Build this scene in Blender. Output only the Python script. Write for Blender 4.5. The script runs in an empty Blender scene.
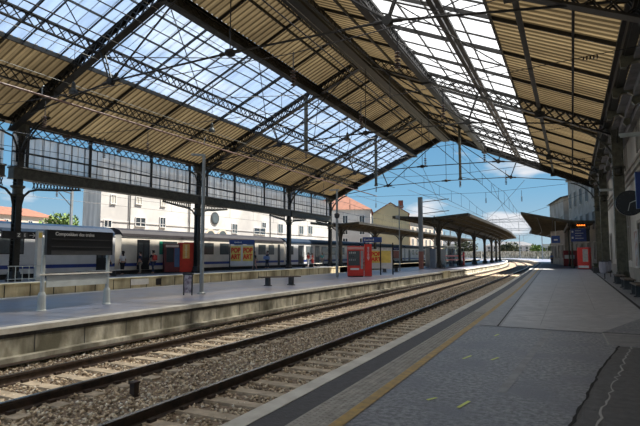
import bpy, math, random
import numpy as np
from mathutils import Vector, Matrix
random.seed(7); rng = np.random.default_rng(7)
S = bpy.context.scene; COL = S.collection
PI = math.pi
# ------------------------------------------------------------------ camera
FPX = 510.0; VX, VY, CX, CY, EYE = 572.0, 255.0, 320.0, 213.0, 1.5
TH = math.atan((VY-CY)/FPX); AZ = math.atan((VX-CX)/(FPX/math.cos(TH)))
FW = Vector((-math.sin(AZ)*math.cos(TH), math.cos(AZ)*math.cos(TH), math.sin(TH)))
RT = Vector((math.cos(AZ), math.sin(AZ), 0)); UP = RT.cross(FW)
cam = bpy.data.objects.new('camera', bpy.data.cameras.new('camera')); COL.objects.link(cam)
cam.matrix_world = Matrix(((RT.x, UP.x, -FW.x, 0), (RT.y, UP.y, -FW.y, 0), (RT.z, UP.z, -FW.z, EYE), (0, 0, 0, 1)))
cam.data.sensor_width = 36; cam.data.lens = FPX/640*36; cam.data.clip_end = 3000; cam.data.clip_start = .05
S.camera = cam
def on_x(px, py, X):      # survey helper: the point of a plane x = X seen in a direction
    d = FW + RT*((px-CX)/FPX) + UP*((CY-py)/FPX); t = X/d.x
    return d.y*t, EYE + d.z*t
def on_y(px, py, Y):
    d = FW + RT*((px-CX)/FPX) + UP*((CY-py)/FPX); t = Y/d.y
    return d.x*t, EYE + d.z*t
# ------------------------------------------------------------------ world, sun, exposure
S.view_settings.view_transform = 'Standard'; S.view_settings.look = 'None'
S.view_settings.gamma = 1.0; S.view_settings.exposure = 1.3
S.cycles.diffuse_bounces = 6; S.cycles.transparent_max_bounces = 16
W = bpy.data.worlds.new('sky'); S.world = W; W.use_nodes = True
nt = W.node_tree; nt.nodes.clear()
def N(nt, t, **kw):
    n = nt.nodes.new(t)
    for k, v in kw.items(): setattr(n, k, v)
    return n
def ramp(nt, stops, interp='LINEAR'):
    r = N(nt, 'ShaderNodeValToRGB'); r.color_ramp.interpolation = interp
    el = r.color_ramp.elements
    while len(el) < len(stops): el.new(.5)
    for e, (p, c) in zip(el, stops):
        e.position = p; e.color = (c[0], c[1], c[2], 1) if not isinstance(c, (int, float)) else (c, c, c, 1)
    return r
tc = N(nt, 'ShaderNodeTexCoord'); sx = N(nt, 'ShaderNodeSeparateXYZ'); nt.links.new(tc.outputs['Generated'], sx.inputs[0])
g = ramp(nt, [(0.0, (.30, .32, .33)), (.02, (.42, .58, .68)), (.12, (.22, .47, .70)), (.35, (.085, .29, .58)), (1.0, (.05, .20, .50))])
nt.links.new(sx.outputs['Z'], g.inputs[0])
mp = N(nt, 'ShaderNodeMapping'); mp.inputs['Scale'].default_value = (1.1, 1.1, 3.4); mp.inputs['Location'].default_value = (.32, .15, .1)
nt.links.new(tc.outputs['Generated'], mp.inputs[0])
no = N(nt, 'ShaderNodeTexNoise'); no.inputs['Scale'].default_value = 4.5; no.inputs['Detail'].default_value = 7; no.inputs['Roughness'].default_value = .52
nt.links.new(mp.outputs[0], no.inputs['Vector'])
acc = no.outputs[0]
for (cx_, cy_, cz_), rad, amt in (((-.259, .962, .078), .075, .34), ((-.10, .992, .062), .085, .36), ((-.20, .97, .05), .06, .2), ((-.06, .98, .17), .12, .20), ((-.40, .91, .05), .08, .2), ((-.72, .62, .26), .22, -.12), ((-.55, .72, .36), .38, .20)):
    sb = N(nt, 'ShaderNodeVectorMath', operation='SUBTRACT'); sb.inputs[1].default_value = (cx_, cy_, cz_); nt.links.new(tc.outputs['Generated'], sb.inputs[0])
    ms = N(nt, 'ShaderNodeVectorMath', operation='MULTIPLY'); ms.inputs[1].default_value = (1, 1, 2.4); nt.links.new(sb.outputs[0], ms.inputs[0])
    ln = N(nt, 'ShaderNodeVectorMath', operation='LENGTH'); nt.links.new(ms.outputs[0], ln.inputs[0])
    mr = N(nt, 'ShaderNodeMapRange'); mr.inputs['From Min'].default_value = 0; mr.inputs['From Max'].default_value = rad; mr.inputs['To Min'].default_value = amt; mr.inputs['To Max'].default_value = 0
    nt.links.new(ln.outputs['Value'], mr.inputs['Value'])
    ad = N(nt, 'ShaderNodeMath', operation='ADD'); nt.links.new(acc, ad.inputs[0]); nt.links.new(mr.outputs[0], ad.inputs[1]); acc = ad.outputs[0]
cr = ramp(nt, [(.58, 0.0), (.70, 1.0)]); nt.links.new(acc, cr.inputs[0])
mx = N(nt, 'ShaderNodeMixRGB'); mx.inputs[2].default_value = (.80, .83, .88, 1)
nt.links.new(cr.outputs[0], mx.inputs[0]); nt.links.new(g.outputs[0], mx.inputs[1])
bg = N(nt, 'ShaderNodeBackground'); bg.inputs['Strength'].default_value = 0.41
nt.links.new(mx.outputs[0], bg.inputs[0]); wo = N(nt, 'ShaderNodeOutputWorld'); nt.links.new(bg.outputs[0], wo.inputs[0])
sun = bpy.data.objects.new('sun', bpy.data.lights.new('sun', 'SUN')); COL.objects.link(sun)
sun.data.energy = 6.5; sun.data.angle = math.radians(1.5); sun.data.color = (1, .93, .82)
SUNDIR = Vector((.32, .38, .87)).normalized()
sun.rotation_euler = SUNDIR.to_track_quat('Z', 'Y').to_euler(); sun.location = (30, 30, 60)
# ------------------------------------------------------------------ materials
MATS = {}
PITCH = .42      # of the corrugated roof boards
def mat(name, c, rough=.7, metal=0.0, c2=None, scale=3.0, lo=.35, hi=.65, bump=0.0, bscale=40.0, spec=.5, c3=None, scale3=.4, stretch=(1, 1, 1)):
    if name in MATS: return MATS[name]
    m = bpy.data.materials.new(name); m.use_nodes = True; nt = m.node_tree; b = nt.nodes['Principled BSDF']
    b.inputs['Roughness'].default_value = rough; b.inputs['Metallic'].default_value = metal
    b.inputs['Specular IOR Level'].default_value = spec
    geo = N(nt, 'ShaderNodeNewGeometry'); mp = N(nt, 'ShaderNodeMapping'); mp.inputs['Scale'].default_value = stretch
    nt.links.new(geo.outputs['Position'], mp.inputs[0])
    if c2 is None: c2 = tuple(x*.82 for x in c)
    n1 = N(nt, 'ShaderNodeTexNoise'); n1.inputs['Scale'].default_value = scale; n1.inputs['Detail'].default_value = 6
    n1.inputs['Roughness'].default_value = .62
    nt.links.new(mp.outputs[0], n1.inputs['Vector'])
    r = ramp(nt, [(lo, c2), (hi, c)]); nt.links.new(n1.outputs[0], r.inputs[0]); out = r.outputs[0]
    if c3:
        n3 = N(nt, 'ShaderNodeTexNoise'); n3.inputs['Scale'].default_value = scale3; n3.inputs['Detail'].default_value = 4
        nt.links.new(mp.outputs[0], n3.inputs['Vector'])
        r3 = ramp(nt, [(.45, 0.0), (.68, 1.0)]); nt.links.new(n3.outputs[0], r3.inputs[0])
        mm = N(nt, 'ShaderNodeMixRGB'); mm.inputs[2].default_value = (*c3, 1)
        nt.links.new(r3.outputs[0], mm.inputs[0]); nt.links.new(out, mm.inputs[1]); out = mm.outputs[0]
    nt.links.new(out, b.inputs['Base Color'])
    if bump:
        nb = N(nt, 'ShaderNodeTexNoise'); nb.inputs['Scale'].default_value = bscale; nb.inputs['Detail'].default_value = 5
        nt.links.new(geo.outputs['Position'], nb.inputs['Vector'])
        bp = N(nt, 'ShaderNodeBump'); bp.inputs['Strength'].default_value = bump; bp.inputs['Distance'].default_value = .02
        nt.links.new(nb.outputs[0], bp.inputs['Height']); nt.links.new(bp.outputs[0], b.inputs['Normal'])
    MATS[name] = m; return m
iron = mat('painted_iron', (0.023, 0.021, 0.017), .45, .0, c2=(0.011, 0.010, 0.008), scale=5)
olive = mat('olive_column_paint', (.15, .145, .10), .45, c2=(.07, .068, .048), scale=3)
iron_green = mat('olive_iron', (.075, .075, .055), .5, c2=(.035, .033, .025), scale=4)
iron_blue = mat('blue_iron', (.035, .045, .07), .5, c2=(.018, .022, .035), scale=4)
steel = mat('galvanised_steel', (.33, .36, .37), .45, .3, scale=6)
conc = mat('concrete', (.66, .63, .53), .85, c2=(.30, .275, .21), scale=2.6, lo=.38, hi=.60, c3=(.15, .14, .10), scale3=1.6, bump=.25, bscale=25, stretch=(1, 1, .45))
conc_y = mat('yellowed_concrete', (.62, .56, .38), .85, c2=(.40, .35, .22), scale=1.4, c3=(.22, .19, .12), scale3=.8, bump=.2, stretch=(1, 1, .4))
kerb_m = mat('pale_kerb_stone', (0.775, 0.750, 0.675), .7, c2=(0.562, 0.537, 0.475), scale=2.5)
asph = mat('asphalt', (0.273, 0.284, 0.306), .42, c2=(0.098, 0.105, 0.121), scale=17, lo=.40, hi=.60, c3=(0.132, 0.144, 0.178), scale3=1.1, bump=.6, bscale=45, spec=.55)
asph_l = mat('asphalt_worn_pale', (0.425, 0.425, 0.435), .45, c2=(0.265, 0.268, 0.276), scale=3, c3=(0.297, 0.301, 0.319), scale3=.6, bump=.25, bscale=60)
asph_m = mat('asphalt_medium', (0.253, 0.256, 0.265), .45, c2=(0.160, 0.161, 0.168), scale=5, bump=.3, bscale=60)
asph_d = mat('asphalt_dark_patch', (0.099, 0.101, 0.105), .5, c2=(0.048, 0.048, 0.051), scale=10, bump=.5, bscale=60)
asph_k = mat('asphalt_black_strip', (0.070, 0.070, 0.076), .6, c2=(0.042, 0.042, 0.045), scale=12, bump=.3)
asph_b = mat('asphalt_bluish', (0.216, 0.243, 0.337), .32, c2=(0.141, 0.155, 0.216), scale=1.5, c3=(0.262, 0.233, 0.233), scale3=.5, bump=.12, bscale=60, spec=.6)
yellow = mat('worn_yellow_paint', (.50, .33, .09), .6, c2=(.30, .22, .10), scale=9)
yellow_g = mat('marking_green_yellow', (.75, .85, .22), .6)
crackm = mat('pale_crack_filler', (.42, .42, .41), .7)
black = mat('black_gap', (.008, .008, .009), .8)
ground_m = mat('ballast_ground', (0.433, 0.338, 0.243), .95, c2=(0.148, 0.113, 0.086), scale=16, c3=(0.270, 0.203, 0.135), scale3=.5, bump=1.0, bscale=22)
earth = mat('dry_ground', (.25, .22, .17), .95, c2=(.15, .13, .10), scale=.3)
rail_side = mat('rusty_rail', (.075, .048, .034), .6, c2=(.030, .020, .016), scale=8)
rail_top = mat('polished_rail', (.55, .53, .50), .22, .9, scale=6)
sleeper_m = mat('sleeper_concrete', (0.675, 0.562, 0.413), .85, c2=(0.375, 0.309, 0.225), scale=4, bump=.4, bscale=30)
wall_m = mat('grey_render', (0.849, 0.819, 0.732), .85, c2=(0.585, 0.555, 0.498), scale=.7, c3=(0.440, 0.423, 0.381), scale3=.35, bump=.15)
wall_c = mat('cornice_stone', (.46, .43, .37), .8, c2=(.33, .30, .26), scale=1)
white_w = mat('white_render', (0.70, 0.69, 0.66), .85, c2=(0.468, 0.460, 0.437), scale=.25, c3=(0.406, 0.398, 0.390), scale3=.15)
white_w2 = mat('pale_grey_render', (.55, .55, .56), .85, c2=(.45, .45, .46), scale=.3)
beige_w = mat('beige_render', (.52, .45, .27), .85, c2=(.45, .39, .24), scale=.3)
cream_w = mat('cream_render', (.62, .52, .42), .85, c2=(.52, .44, .36), scale=.3)
rtile = mat('terracotta_tiles', (0.244, 0.098, 0.058), .85, c2=(0.161, 0.068, 0.044), scale=1.2)
slate = mat('slate_roof', (0.091, 0.101, 0.115), .6, c2=(0.058, 0.062, 0.077), scale=1)
glass_d = mat('dark_glass', (.035, .045, .055), .08, spec=.8)
glass_g = mat('grey_window_glass', (0.096, 0.114, 0.120), .12, spec=.8)
white_p = mat('white_paint', (.72, .72, .70), .5, c2=(.62, .62, .61))
tr_body = mat('train_white', (.66, .67, .68), .35, c2=(.56, .57, .58), scale=.8)
tr_cream = mat('train_cream', (.70, .66, .58), .35, c2=(.58, .54, .47), scale=.8)
tr_blue = mat('train_blue', (.02, .05, .26), .35)
tr_roofb = mat('train_roof_blue', (0.011, 0.026, 0.051), .4, c2=(0.007, 0.015, 0.032), scale=1.5, spec=.2)
tr_roofd = mat('train_roof_brown', (0.020, 0.018, 0.021), .5, c2=(0.012, 0.010, 0.012), scale=1.5, spec=.2)
tr_under = mat('train_underframe', (.035, .035, .036), .8)
red = mat('red_plastic', (0.727, 0.046, 0.029), .35, c2=(0.608, 0.033, 0.024))
orange_s = mat('orange_sticker', (.85, .42, .10), .5)
yel_s = mat('yellow_poster', (.92, .70, .16), .5)
red_b = mat('bright_red_ink', (.85, .05, .02), .5)
blue_s = mat('sign_blue', (.022, .060, .24), .4)
navy = mat('sign_navy', (.022, .045, .20), .35)
blk = mat('black_plastic', (.012, .013, .016), .35)
dgrey = mat('dark_grey_metal', (.06, .062, .065), .5)
pale_st = mat('pale_painted_steel', (0.551, 0.594, 0.580), .5)
pink_t = mat('pinkish_pipe', (.33, .19, .14), .5, c2=(.24, .14, .10))
wood = mat('bench_wood', (.12, .085, .06), .6, c2=(.07, .05, .035), scale=8)
skin = mat('skin', (.48, .28, .20), .6)
hair_m = mat('dark_hair', (.025, .018, .014), .7)
insul = mat('brown_insulator', (.09, .055, .045), .3)
wire_m = mat('wire', (.035, .035, .04), .5)
wire_l = mat('pale_wire', (.30, .27, .21), .5)
green_l = mat('leaf_green', (.16, .24, .05), .8, c2=(.07, .12, .025), scale=2)
green_d = mat('dark_leaf_green', (.10, .115, .075), .8, c2=(.035, .05, .02), scale=2)
bark = mat('bark', (.10, .075, .05), .9)
canopy_m = mat('canopy_iron', (0.044, 0.040, 0.030), .6, c2=(0.024, 0.022, 0.016), scale=2)
canopy_top = mat('canopy_roofing', (0.088, 0.091, 0.066), .8, c2=(0.055, 0.055, 0.039), scale=1)
board_m = mat('canopy_boards', (0.120, 0.096, 0.057), .8, c2=(0.072, 0.057, 0.033), scale=2)
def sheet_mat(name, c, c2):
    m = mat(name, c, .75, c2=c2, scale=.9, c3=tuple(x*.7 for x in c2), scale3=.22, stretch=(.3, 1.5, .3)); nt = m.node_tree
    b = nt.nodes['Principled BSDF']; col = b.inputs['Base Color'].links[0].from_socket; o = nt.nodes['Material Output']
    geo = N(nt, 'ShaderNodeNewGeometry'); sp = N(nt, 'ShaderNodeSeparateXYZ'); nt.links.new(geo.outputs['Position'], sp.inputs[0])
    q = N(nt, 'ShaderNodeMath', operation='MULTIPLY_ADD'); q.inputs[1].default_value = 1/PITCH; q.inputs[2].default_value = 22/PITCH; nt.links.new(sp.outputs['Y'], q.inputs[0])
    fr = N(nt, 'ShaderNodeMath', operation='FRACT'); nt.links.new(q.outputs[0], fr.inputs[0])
    jr = ramp(nt, [(0, 1.0), (.30, 1.0), (.36, .16), (.50, .16), (.56, .85), (.84, .85), (.88, .30), (.96, .30), (1, 1.0)]); nt.links.new(fr.outputs[0], jr.inputs[0])  # board seams, darkened to paint in the shade between the corrugations
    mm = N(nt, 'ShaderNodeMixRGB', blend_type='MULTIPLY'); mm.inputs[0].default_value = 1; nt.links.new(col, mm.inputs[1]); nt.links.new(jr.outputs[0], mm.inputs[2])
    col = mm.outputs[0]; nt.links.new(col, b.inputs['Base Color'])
    l = N(nt, 'ShaderNodeBsdfTranslucent'); nt.links.new(col, l.inputs[0]); s = N(nt, 'ShaderNodeMixShader'); s.inputs[0].default_value = .10  # translucent share added so the boards glow and brighten the roof underside
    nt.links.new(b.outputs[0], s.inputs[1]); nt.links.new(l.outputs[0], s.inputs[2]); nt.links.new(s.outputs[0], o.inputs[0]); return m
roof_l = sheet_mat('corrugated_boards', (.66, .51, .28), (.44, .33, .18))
def glass_mat(name, transp, tint, tcol, seam):
    m = bpy.data.materials.new(name); m.use_nodes = True; nt = m.node_tree; nt.nodes.clear()
    o = N(nt, 'ShaderNodeOutputMaterial'); t = N(nt, 'ShaderNodeBsdfTransparent'); t.inputs[0].default_value = (*tint, 1)
    l = N(nt, 'ShaderNodeBsdfTranslucent'); d = N(nt, 'ShaderNodeBsdfDiffuse')
    geo = N(nt, 'ShaderNodeNewGeometry'); mp = N(nt, 'ShaderNodeMapping'); mp.inputs['Scale'].default_value = (.35, 1.6, .35)
    no = N(nt, 'ShaderNodeTexNoise'); no.inputs['Scale'].default_value = 1.2; no.inputs['Detail'].default_value = 5
    nt.links.new(geo.outputs['Position'], mp.inputs[0]); nt.links.new(mp.outputs[0], no.inputs['Vector'])
    r = ramp(nt, [(.3, tuple(x*.72 for x in tcol)), (.65, tcol)]); nt.links.new(no.outputs[0], r.inputs[0])
    nt.links.new(r.outputs[0], l.inputs[0]); nt.links.new(r.outputs[0], d.inputs[0])
    s1 = N(nt, 'ShaderNodeMixShader'); s1.inputs[0].default_value = .08
    nt.links.new(l.outputs[0], s1.inputs[1]); nt.links.new(d.outputs[0], s1.inputs[2])
    sp = N(nt, 'ShaderNodeSeparateXYZ'); nt.links.new(geo.outputs['Position'], sp.inputs[0])
    q = N(nt, 'ShaderNodeMath', operation='MULTIPLY'); q.inputs[1].default_value = 1/seam; nt.links.new(sp.outputs['Y'], q.inputs[0])
    fr = N(nt, 'ShaderNodeMath', operation='FRACT'); nt.links.new(q.outputs[0], fr.inputs[0])
    lt = N(nt, 'ShaderNodeMath', operation='LESS_THAN'); lt.inputs[1].default_value = .06; nt.links.new(fr.outputs[0], lt.inputs[0])
    dk = N(nt, 'ShaderNodeBsdfDiffuse'); dk.inputs[0].default_value = (.30, .30, .30, 1)
    s2 = N(nt, 'ShaderNodeMixShader'); s2.inputs[0].default_value = transp
    nt.links.new(s1.outputs[0], s2.inputs[1]); nt.links.new(t.outputs[0], s2.inputs[2])
    s3 = N(nt, 'ShaderNodeMixShader'); nt.links.new(lt.outputs[0], s3.inputs[0])
    nt.links.new(s2.outputs[0], s3.inputs[1]); nt.links.new(dk.outputs[0], s3.inputs[2])
    nt.links.new(s3.outputs[0], o.inputs[0]); MATS[name] = m; return m
sky_l = glass_mat('skylight_glass_clear', .45, (.80, .90, 1.0), (.33, .41, .54), .65)
sky_r = glass_mat('skylight_glass_frosted', .15, (.97, .96, .93), (.50, .51, .53), .65)
screen_g = glass_mat('screen_frosted_glass', .40, (.97, .98, .99), (.88, .88, .86), .50)
clear_g = glass_mat('shelter_glass', .75, (.9, .95, .97), (.5, .55, .6), 50)
# ------------------------------------------------------------------ mesh builder
class MB:
    def __init__(s): s.v = []; s.f = []; s.m = []; s.cur = 0
    def add(s, vs, fs):
        o = len(s.v); s.v += [tuple(v) for v in vs]; s.f += [tuple(i+o for i in f) for f in fs]; s.m += [s.cur]*len(fs); return s
    def box(s, x0, x1, y0, y1, z0, z1):
        v = [(x, y, z) for z in (z0, z1) for y in (y0, y1) for x in (x0, x1)]
        return s.add(v, [(0, 2, 3, 1), (4, 5, 7, 6), (0, 1, 5, 4), (2, 6, 7, 3), (0, 4, 6, 2), (1, 3, 7, 5)])
    def cbox(s, c, d): return s.box(c[0]-d[0]/2, c[0]+d[0]/2, c[1]-d[1]/2, c[1]+d[1]/2, c[2]-d[2]/2, c[2]+d[2]/2)
    def beam(s, p, q, w, h, up=(0, 0, 1)):
        p, q = Vector(p), Vector(q); d = (q-p)
        if d.length < 1e-6: return s
        d.normalize(); up = Vector(up)
        if abs(d.dot(up)) > .98: up = Vector((0, 1, 0)) if abs(d.y) < .9 else Vector((1, 0, 0))
        a = d.cross(up).normalized()*w/2; b = a.cross(d).normalized()*h/2
        v = [p-a-b, p+a-b, p+a+b, p-a+b, q-a-b, q+a-b, q+a+b, q-a+b]
        return s.add(v, [(0, 1, 2, 3), (7, 6, 5, 4), (0, 4, 5, 1), (1, 5, 6, 2), (2, 6, 7, 3), (3, 7, 4, 0)])
    def tube(s, pts, r, n=6, cap=True):
        pts = [Vector(p) for p in pts]; rs = r if isinstance(r, (list, tuple)) else [r]*len(pts); vs = []; fs = []
        for i, p in enumerate(pts):
            d = (pts[min(i+1, len(pts)-1)]-pts[max(i-1, 0)])
            d = d.normalized() if d.length > 1e-9 else Vector((0, 0, 1))
            u = Vector((0, 0, 1)) if abs(d.z) < .9 else Vector((1, 0, 0)); a = d.cross(u).normalized(); b = a.cross(d)
            for k in range(n):
                t = 2*PI*k/n; vs.append(p+(a*math.cos(t)+b*math.sin(t))*rs[i])
        for i in range(len(pts)-1):
            for k in range(n): fs.append((i*n+k, i*n+(k+1) % n, (i+1)*n+(k+1) % n, (i+1)*n+k))
        if cap: fs += [tuple(range(n))[::-1], tuple((len(pts)-1)*n+k for k in range(n))]
        return s.add(vs, fs)
    def lathe(s, c, prof, n=12):
        vs = []; fs = []
        for r, z in prof:
            for k in range(n): t = 2*PI*k/n; vs.append((c[0]+r*math.cos(t), c[1]+r*math.sin(t), c[2]+z))
        for i in range(len(prof)-1):
            for k in range(n): fs.append((i*n+k, i*n+(k+1) % n, (i+1)*n+(k+1) % n, (i+1)*n+k))
        fs += [tuple(range(n))[::-1], tuple((len(prof)-1)*n+k for k in range(n))]
        return s.add(vs, fs)
    def prism(s, poly, p0, ax, ay, az):    # poly in (ax, ay) extruded along vector az
        p0, ax, ay, az = Vector(p0), Vector(ax), Vector(ay), Vector(az); n = len(poly)
        a = [p0+ax*u+ay*v for u, v in poly]; b = [q+az for q in a]
        return s.add(a+b, [tuple(range(n)), tuple(range(2*n-1, n-1, -1))]+[(i, (i+1) % n+0, (i+1) % n+n, i+n) for i in range(n)])
    def lattice(s, p, q, D, n, w=.06, h=.10, bar=.045, cross=True, wy=None):
        p, q, D = Vector(p), Vector(q), Vector(D); wy = wy or w
        s.beam(p, q, wy, h, D); s.beam(p+D, q+D, wy, h, D)
        for i in range(n):
            a = p.lerp(q, i/n); b = p.lerp(q, (i+1)/n)
            s.beam(a, b+D, bar, bar, (0, 1, 0))
            if cross: s.beam(a+D, b, bar, bar, (0, 1, 0))
        return s
    def quad(s, *p): return s.add(p, [(0, 1, 2, 3)])
    def build(s, name, m, parent=None, smooth=False):
        me = bpy.data.meshes.new(name); me.from_pydata(s.v, [], s.f)
        ms = m if isinstance(m, (list, tuple)) else [m]
        for x in ms: me.materials.append(x)
        if len(ms) > 1: me.polygons.foreach_set('material_index', s.m)
        if smooth: me.polygons.foreach_set('use_smooth', [True]*len(me.polygons))
        me.update(); o = bpy.data.objects.new(name, me); COL.objects.link(o)
        if parent: o.parent = parent
        return o
def tag(o, label=None, cat=None, group=None, kind=None):
    if label: o['label'] = label
    if cat: o['category'] = cat
    if group: o['group'] = group
    if kind: o['kind'] = kind
    return o
def thing(name, label, cat, loc=(0, 0, 0), rz=0, group=None):
    o = bpy.data.objects.new(name, None); COL.objects.link(o); o.location = loc; o.rotation_euler = (0, 0, rz); o.empty_display_size = .2
    return tag(o, label, cat, group)
def st(o): o['kind'] = 'structure'; return o
KIDS = {}
def dup(o, loc=None, rz=None, label=None, group=None, parent=None):
    c = o.copy(); COL.objects.link(c)
    if parent: c.parent = parent
    if loc is not None: c.location = loc
    if rz is not None: c.rotation_euler = (0, 0, rz)
    if label: c['label'] = label
    if group: c['group'] = group
    for k in list(o.children): dup(k, parent=c)
    return c
def text(body, size, m, parent, loc, rot, name='lettering', depth=.004, bold=.012):
    cu = bpy.data.curves.new(name, 'FONT'); cu.body = body; cu.size = size; cu.extrude = depth; cu.align_x = 'LEFT'; cu.offset = bold*size
    t = bpy.data.objects.new(name+'_src', cu); COL.objects.link(t)
    me = bpy.data.meshes.new_from_object(t); bpy.data.objects.remove(t)
    me.materials.clear(); me.materials.append(m); o = bpy.data.objects.new(name, me); COL.objects.link(o)
    o.parent = parent; o.location = loc; o.rotation_euler = rot; return o
# ------------------------------------------------------------------ alignment: everything bends left in the distance
def smooth_interp(xs, ys):
    g = np.arange(-30, 420, 1.0); v = np.interp(g, xs, ys); k = np.ones(15)/15; w = np.convolve(np.pad(v, 7, mode='edge'), k, 'valid')
    return lambda y: float(np.interp(y, g, w))
eN = smooth_interp([-30, 0, 20, 30, 58, 105, 150, 200, 260, 400], [-2.75, -2.78, -2.95, -3.2, -4.1, -5.7, -10.1, -19, -38, -105])
tS = smooth_interp([-30, 15, 30, 58, 85, 105, 150, 200, 260, 400], [0, 0, -.2, -.75, -1.3, -2.25, -6.9, -15.7, -35, -102])
eI = smooth_interp([-30, 0, 58, 85, 105, 137, 150, 200, 260, 400], [-10.32, -10.32, -10.3, -10.6, -11.6, -14.5, -16.2, -25.5, -45, -112])
def ribbon(mb, fa, fb, z, ys, zb=None):
    vs = []
    for y in ys: vs += [(fa(y), y, z), (fb(y), y, z if zb is None else zb)]
    return mb.add(vs, [(2*i, 2*i+1, 2*i+3, 2*i+2) for i in range(len(ys)-1)])
YS = [-25, 0, 5, 10, 15, 20, 25, 30, 35, 40, 45, 50, 55, 60]+list(range(66, 330, 6))
def off(f, d): return lambda y: f(y)+d
def cst(c): return lambda y: c
# ------------------------------------------------------------------ ground and platforms
mb = MB(); mb.box(-700, 500, -60, 900, -1.6, -1.05); st(mb.build('ground', earth))
mb = MB(); ribbon(mb, off(eI, .02), off(eN, -.02), -.74, YS); st(mb.build('track_bed', ground_m))
mb = MB(); mb.box(-26.4, -17.3, -25, 330, -1.0, -.74); st(mb.build('track_bed', ground_m))
mb = MB(); mb.box(-44, -31.0, -25, 330, -1.0, -.74); st(mb.build('track_bed', ground_m))
# near platform
mb = MB(); ribbon(mb, off(eN, .15), cst(3.3), 0.0, [y for y in YS if y <= 130]); st(mb.build('platform_floor', asph))
yy = [y for y in YS if y <= 264]
mb = MB(); ribbon(mb, off(eN, .15), off(eN, 12), -.01, [y for y in yy if y >= 100]); st(mb.build('platform_floor', asph_b))
mb = MB(); ribbon(mb, eN, off(eN, .20), .012, yy); ribbon(mb, eN, eN, .012, yy, -.30); ribbon(mb, off(eN, .2), off(eN, .2), .012, yy, -.1)
st(mb.build('platform_kerb', kerb_m))
mb = MB(); ribbon(mb, off(eN, .06), off(eN, .06), -.30, yy, -1.0); st(mb.build('platform_face', conc))
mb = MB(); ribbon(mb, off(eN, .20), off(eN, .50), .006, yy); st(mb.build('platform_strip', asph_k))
# tactile pale strip: small studs in a real relief
tact = mat('tactile_paving', (0.462, 0.448, 0.406), .75, c2=(0.308, 0.294, 0.266), scale=7)
mb = MB(); ribbon(mb, off(eN, .50), off(eN, .84), .006, yy)
y = 1.5
while y < 14:
    for k in range(5):
        x = eN(y)+.53+k*.065
        mb.box(x, x+.035, y, y+.035, .006, .011)
    y += .065
st(mb.build('tactile_strip', tact))
mb = MB(); ribbon(mb, off(eN, .84), off(eN, .96), .006, [y for y in yy if y < 62]); tag(mb.build('yellow_safety_line', yellow), kind='structure')
# dark blue stretch along the canopy, then repaired asphalt areas
dk_f = mat('asphalt_dark_blue', (.085, .10, .15), .45, c2=(.05, .06, .09), scale=5, bump=.3)
mb = MB(); ribbon(mb, off(eN, .5), lambda y: 3.3, .004, [63.5, 66, 75, 85, 95, 105, 115, 124]); st(mb.build('platform_patch_blue', dk_f))
ysf = [11.4, 15, 20, 25, 30, 35, 40, 45, 50, 55, 61]
mb = MB(); ribbon(mb, lambda y: -1.40-.030*(y-11.4), lambda y: 1.62 if y > 12 else .45, .004, ysf); st(mb.build('platform_patch_pale', asph_l))
mb = MB(); ribbon(mb, off(eN, .96), lambda y: -1.41-.030*(y-11.4), .003, ysf); st(mb.build('platform_patch_medium', asph_m))
mb = MB(); mb.add([(.62, 9.85, .004), (3.28, 9.6, .004), (3.28, -2, .004), (-1.0, -2, .004), (-.06, 5.13, .004), (.27, 7.61, .004)], [(0, 5, 4, 3, 2, 1)]); st(mb.build('platform_patch_dark', asph_d))
mb = MB(); mb.add([(.47, 11.38, .005), (3.28, 11.3, .005), (3.28, 9.95, .005), (.50, 9.95, .005)], [(0, 3, 2, 1)]); st(mb.build('platform_patch_cover', asph_m))
def crack(pts, w, m, name, z=.006, jit=.03):
    mb = MB(); P = []
    for (a, b) in zip(pts[:-1], pts[1:]):
        n = max(2, int(math.dist(a, b)/.12))
        for i in range(n): t = i/n; P.append((a[0]*(1-t)+b[0]*t+random.uniform(-jit, jit), a[1]*(1-t)+b[1]*t))
    P.append(pts[-1]); vs = []
    for x, y in P:
        q = w*random.uniform(.5, 1.2); vs += [(x-q/2, y, z), (x+q/2, y, z)]
    mb.add(vs, [(2*i, 2*i+1, 2*i+3, 2*i+2) for i in range(len(P)-1)]); return st(mb.build(name, m))
crack([(.84, 9.92), (.60, 8.4), (.42, 7.21), (.15, 5.23), (-.2, 3)], .022, crackm, 'floor_crack_pale', .009)
crack([(.64, 9.85), (.27, 7.61), (-.06, 5.13), (-.7, 1)], .03, black, 'floor_crack', .008, .012)
crack([(.47, 11.4), (.50, 9.9)], .03, crackm, 'floor_joint_pale', .009, .004)
def strip(a, b, w, m, name, z=.007):
    d = Vector((b[0]-a[0], b[1]-a[1], 0)).normalized(); n = Vector((-d.y, d.x, 0))*w/2; A, B = Vector((*a, z)), Vector((*b, z))
    mb = MB(); mb.quad(A-n, B-n, B+n, A+n); return st(mb.build(name, m))
strip((-1.83, 11.45), (.46, 11.3), .035, black, 'floor_joint'); strip((.46, 11.42), (3.2, 11.4), .05, black, 'floor_joint')
strip((-1.46, 11.4), (-2.95, 61), .03, black, 'floor_joint')
strip((1.66, 12), (1.70, 61), .09, black, 'drain_slot', .008)
for x0, y0, x1, y1 in ((-.66, 12, -.95, 60), (.5, 16, .45, 60)): strip((x0, y0), (x1, y1), .018, asph_m, 'floor_joint')
for a, b in (((-1.47, 7.65), (-1.40, 7.95)), ((-1.09, 7.75), (-1.02, 7.98)), ((-1.06, 5.22), (-1.0, 5.5)), ((-1.40, 5.35), (-1.33, 5.48)), ((-1.34, 10.05), (-1.30, 10.3))):
    n = strip(a, b, .035, yellow_g, 'painted_mark')
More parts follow.
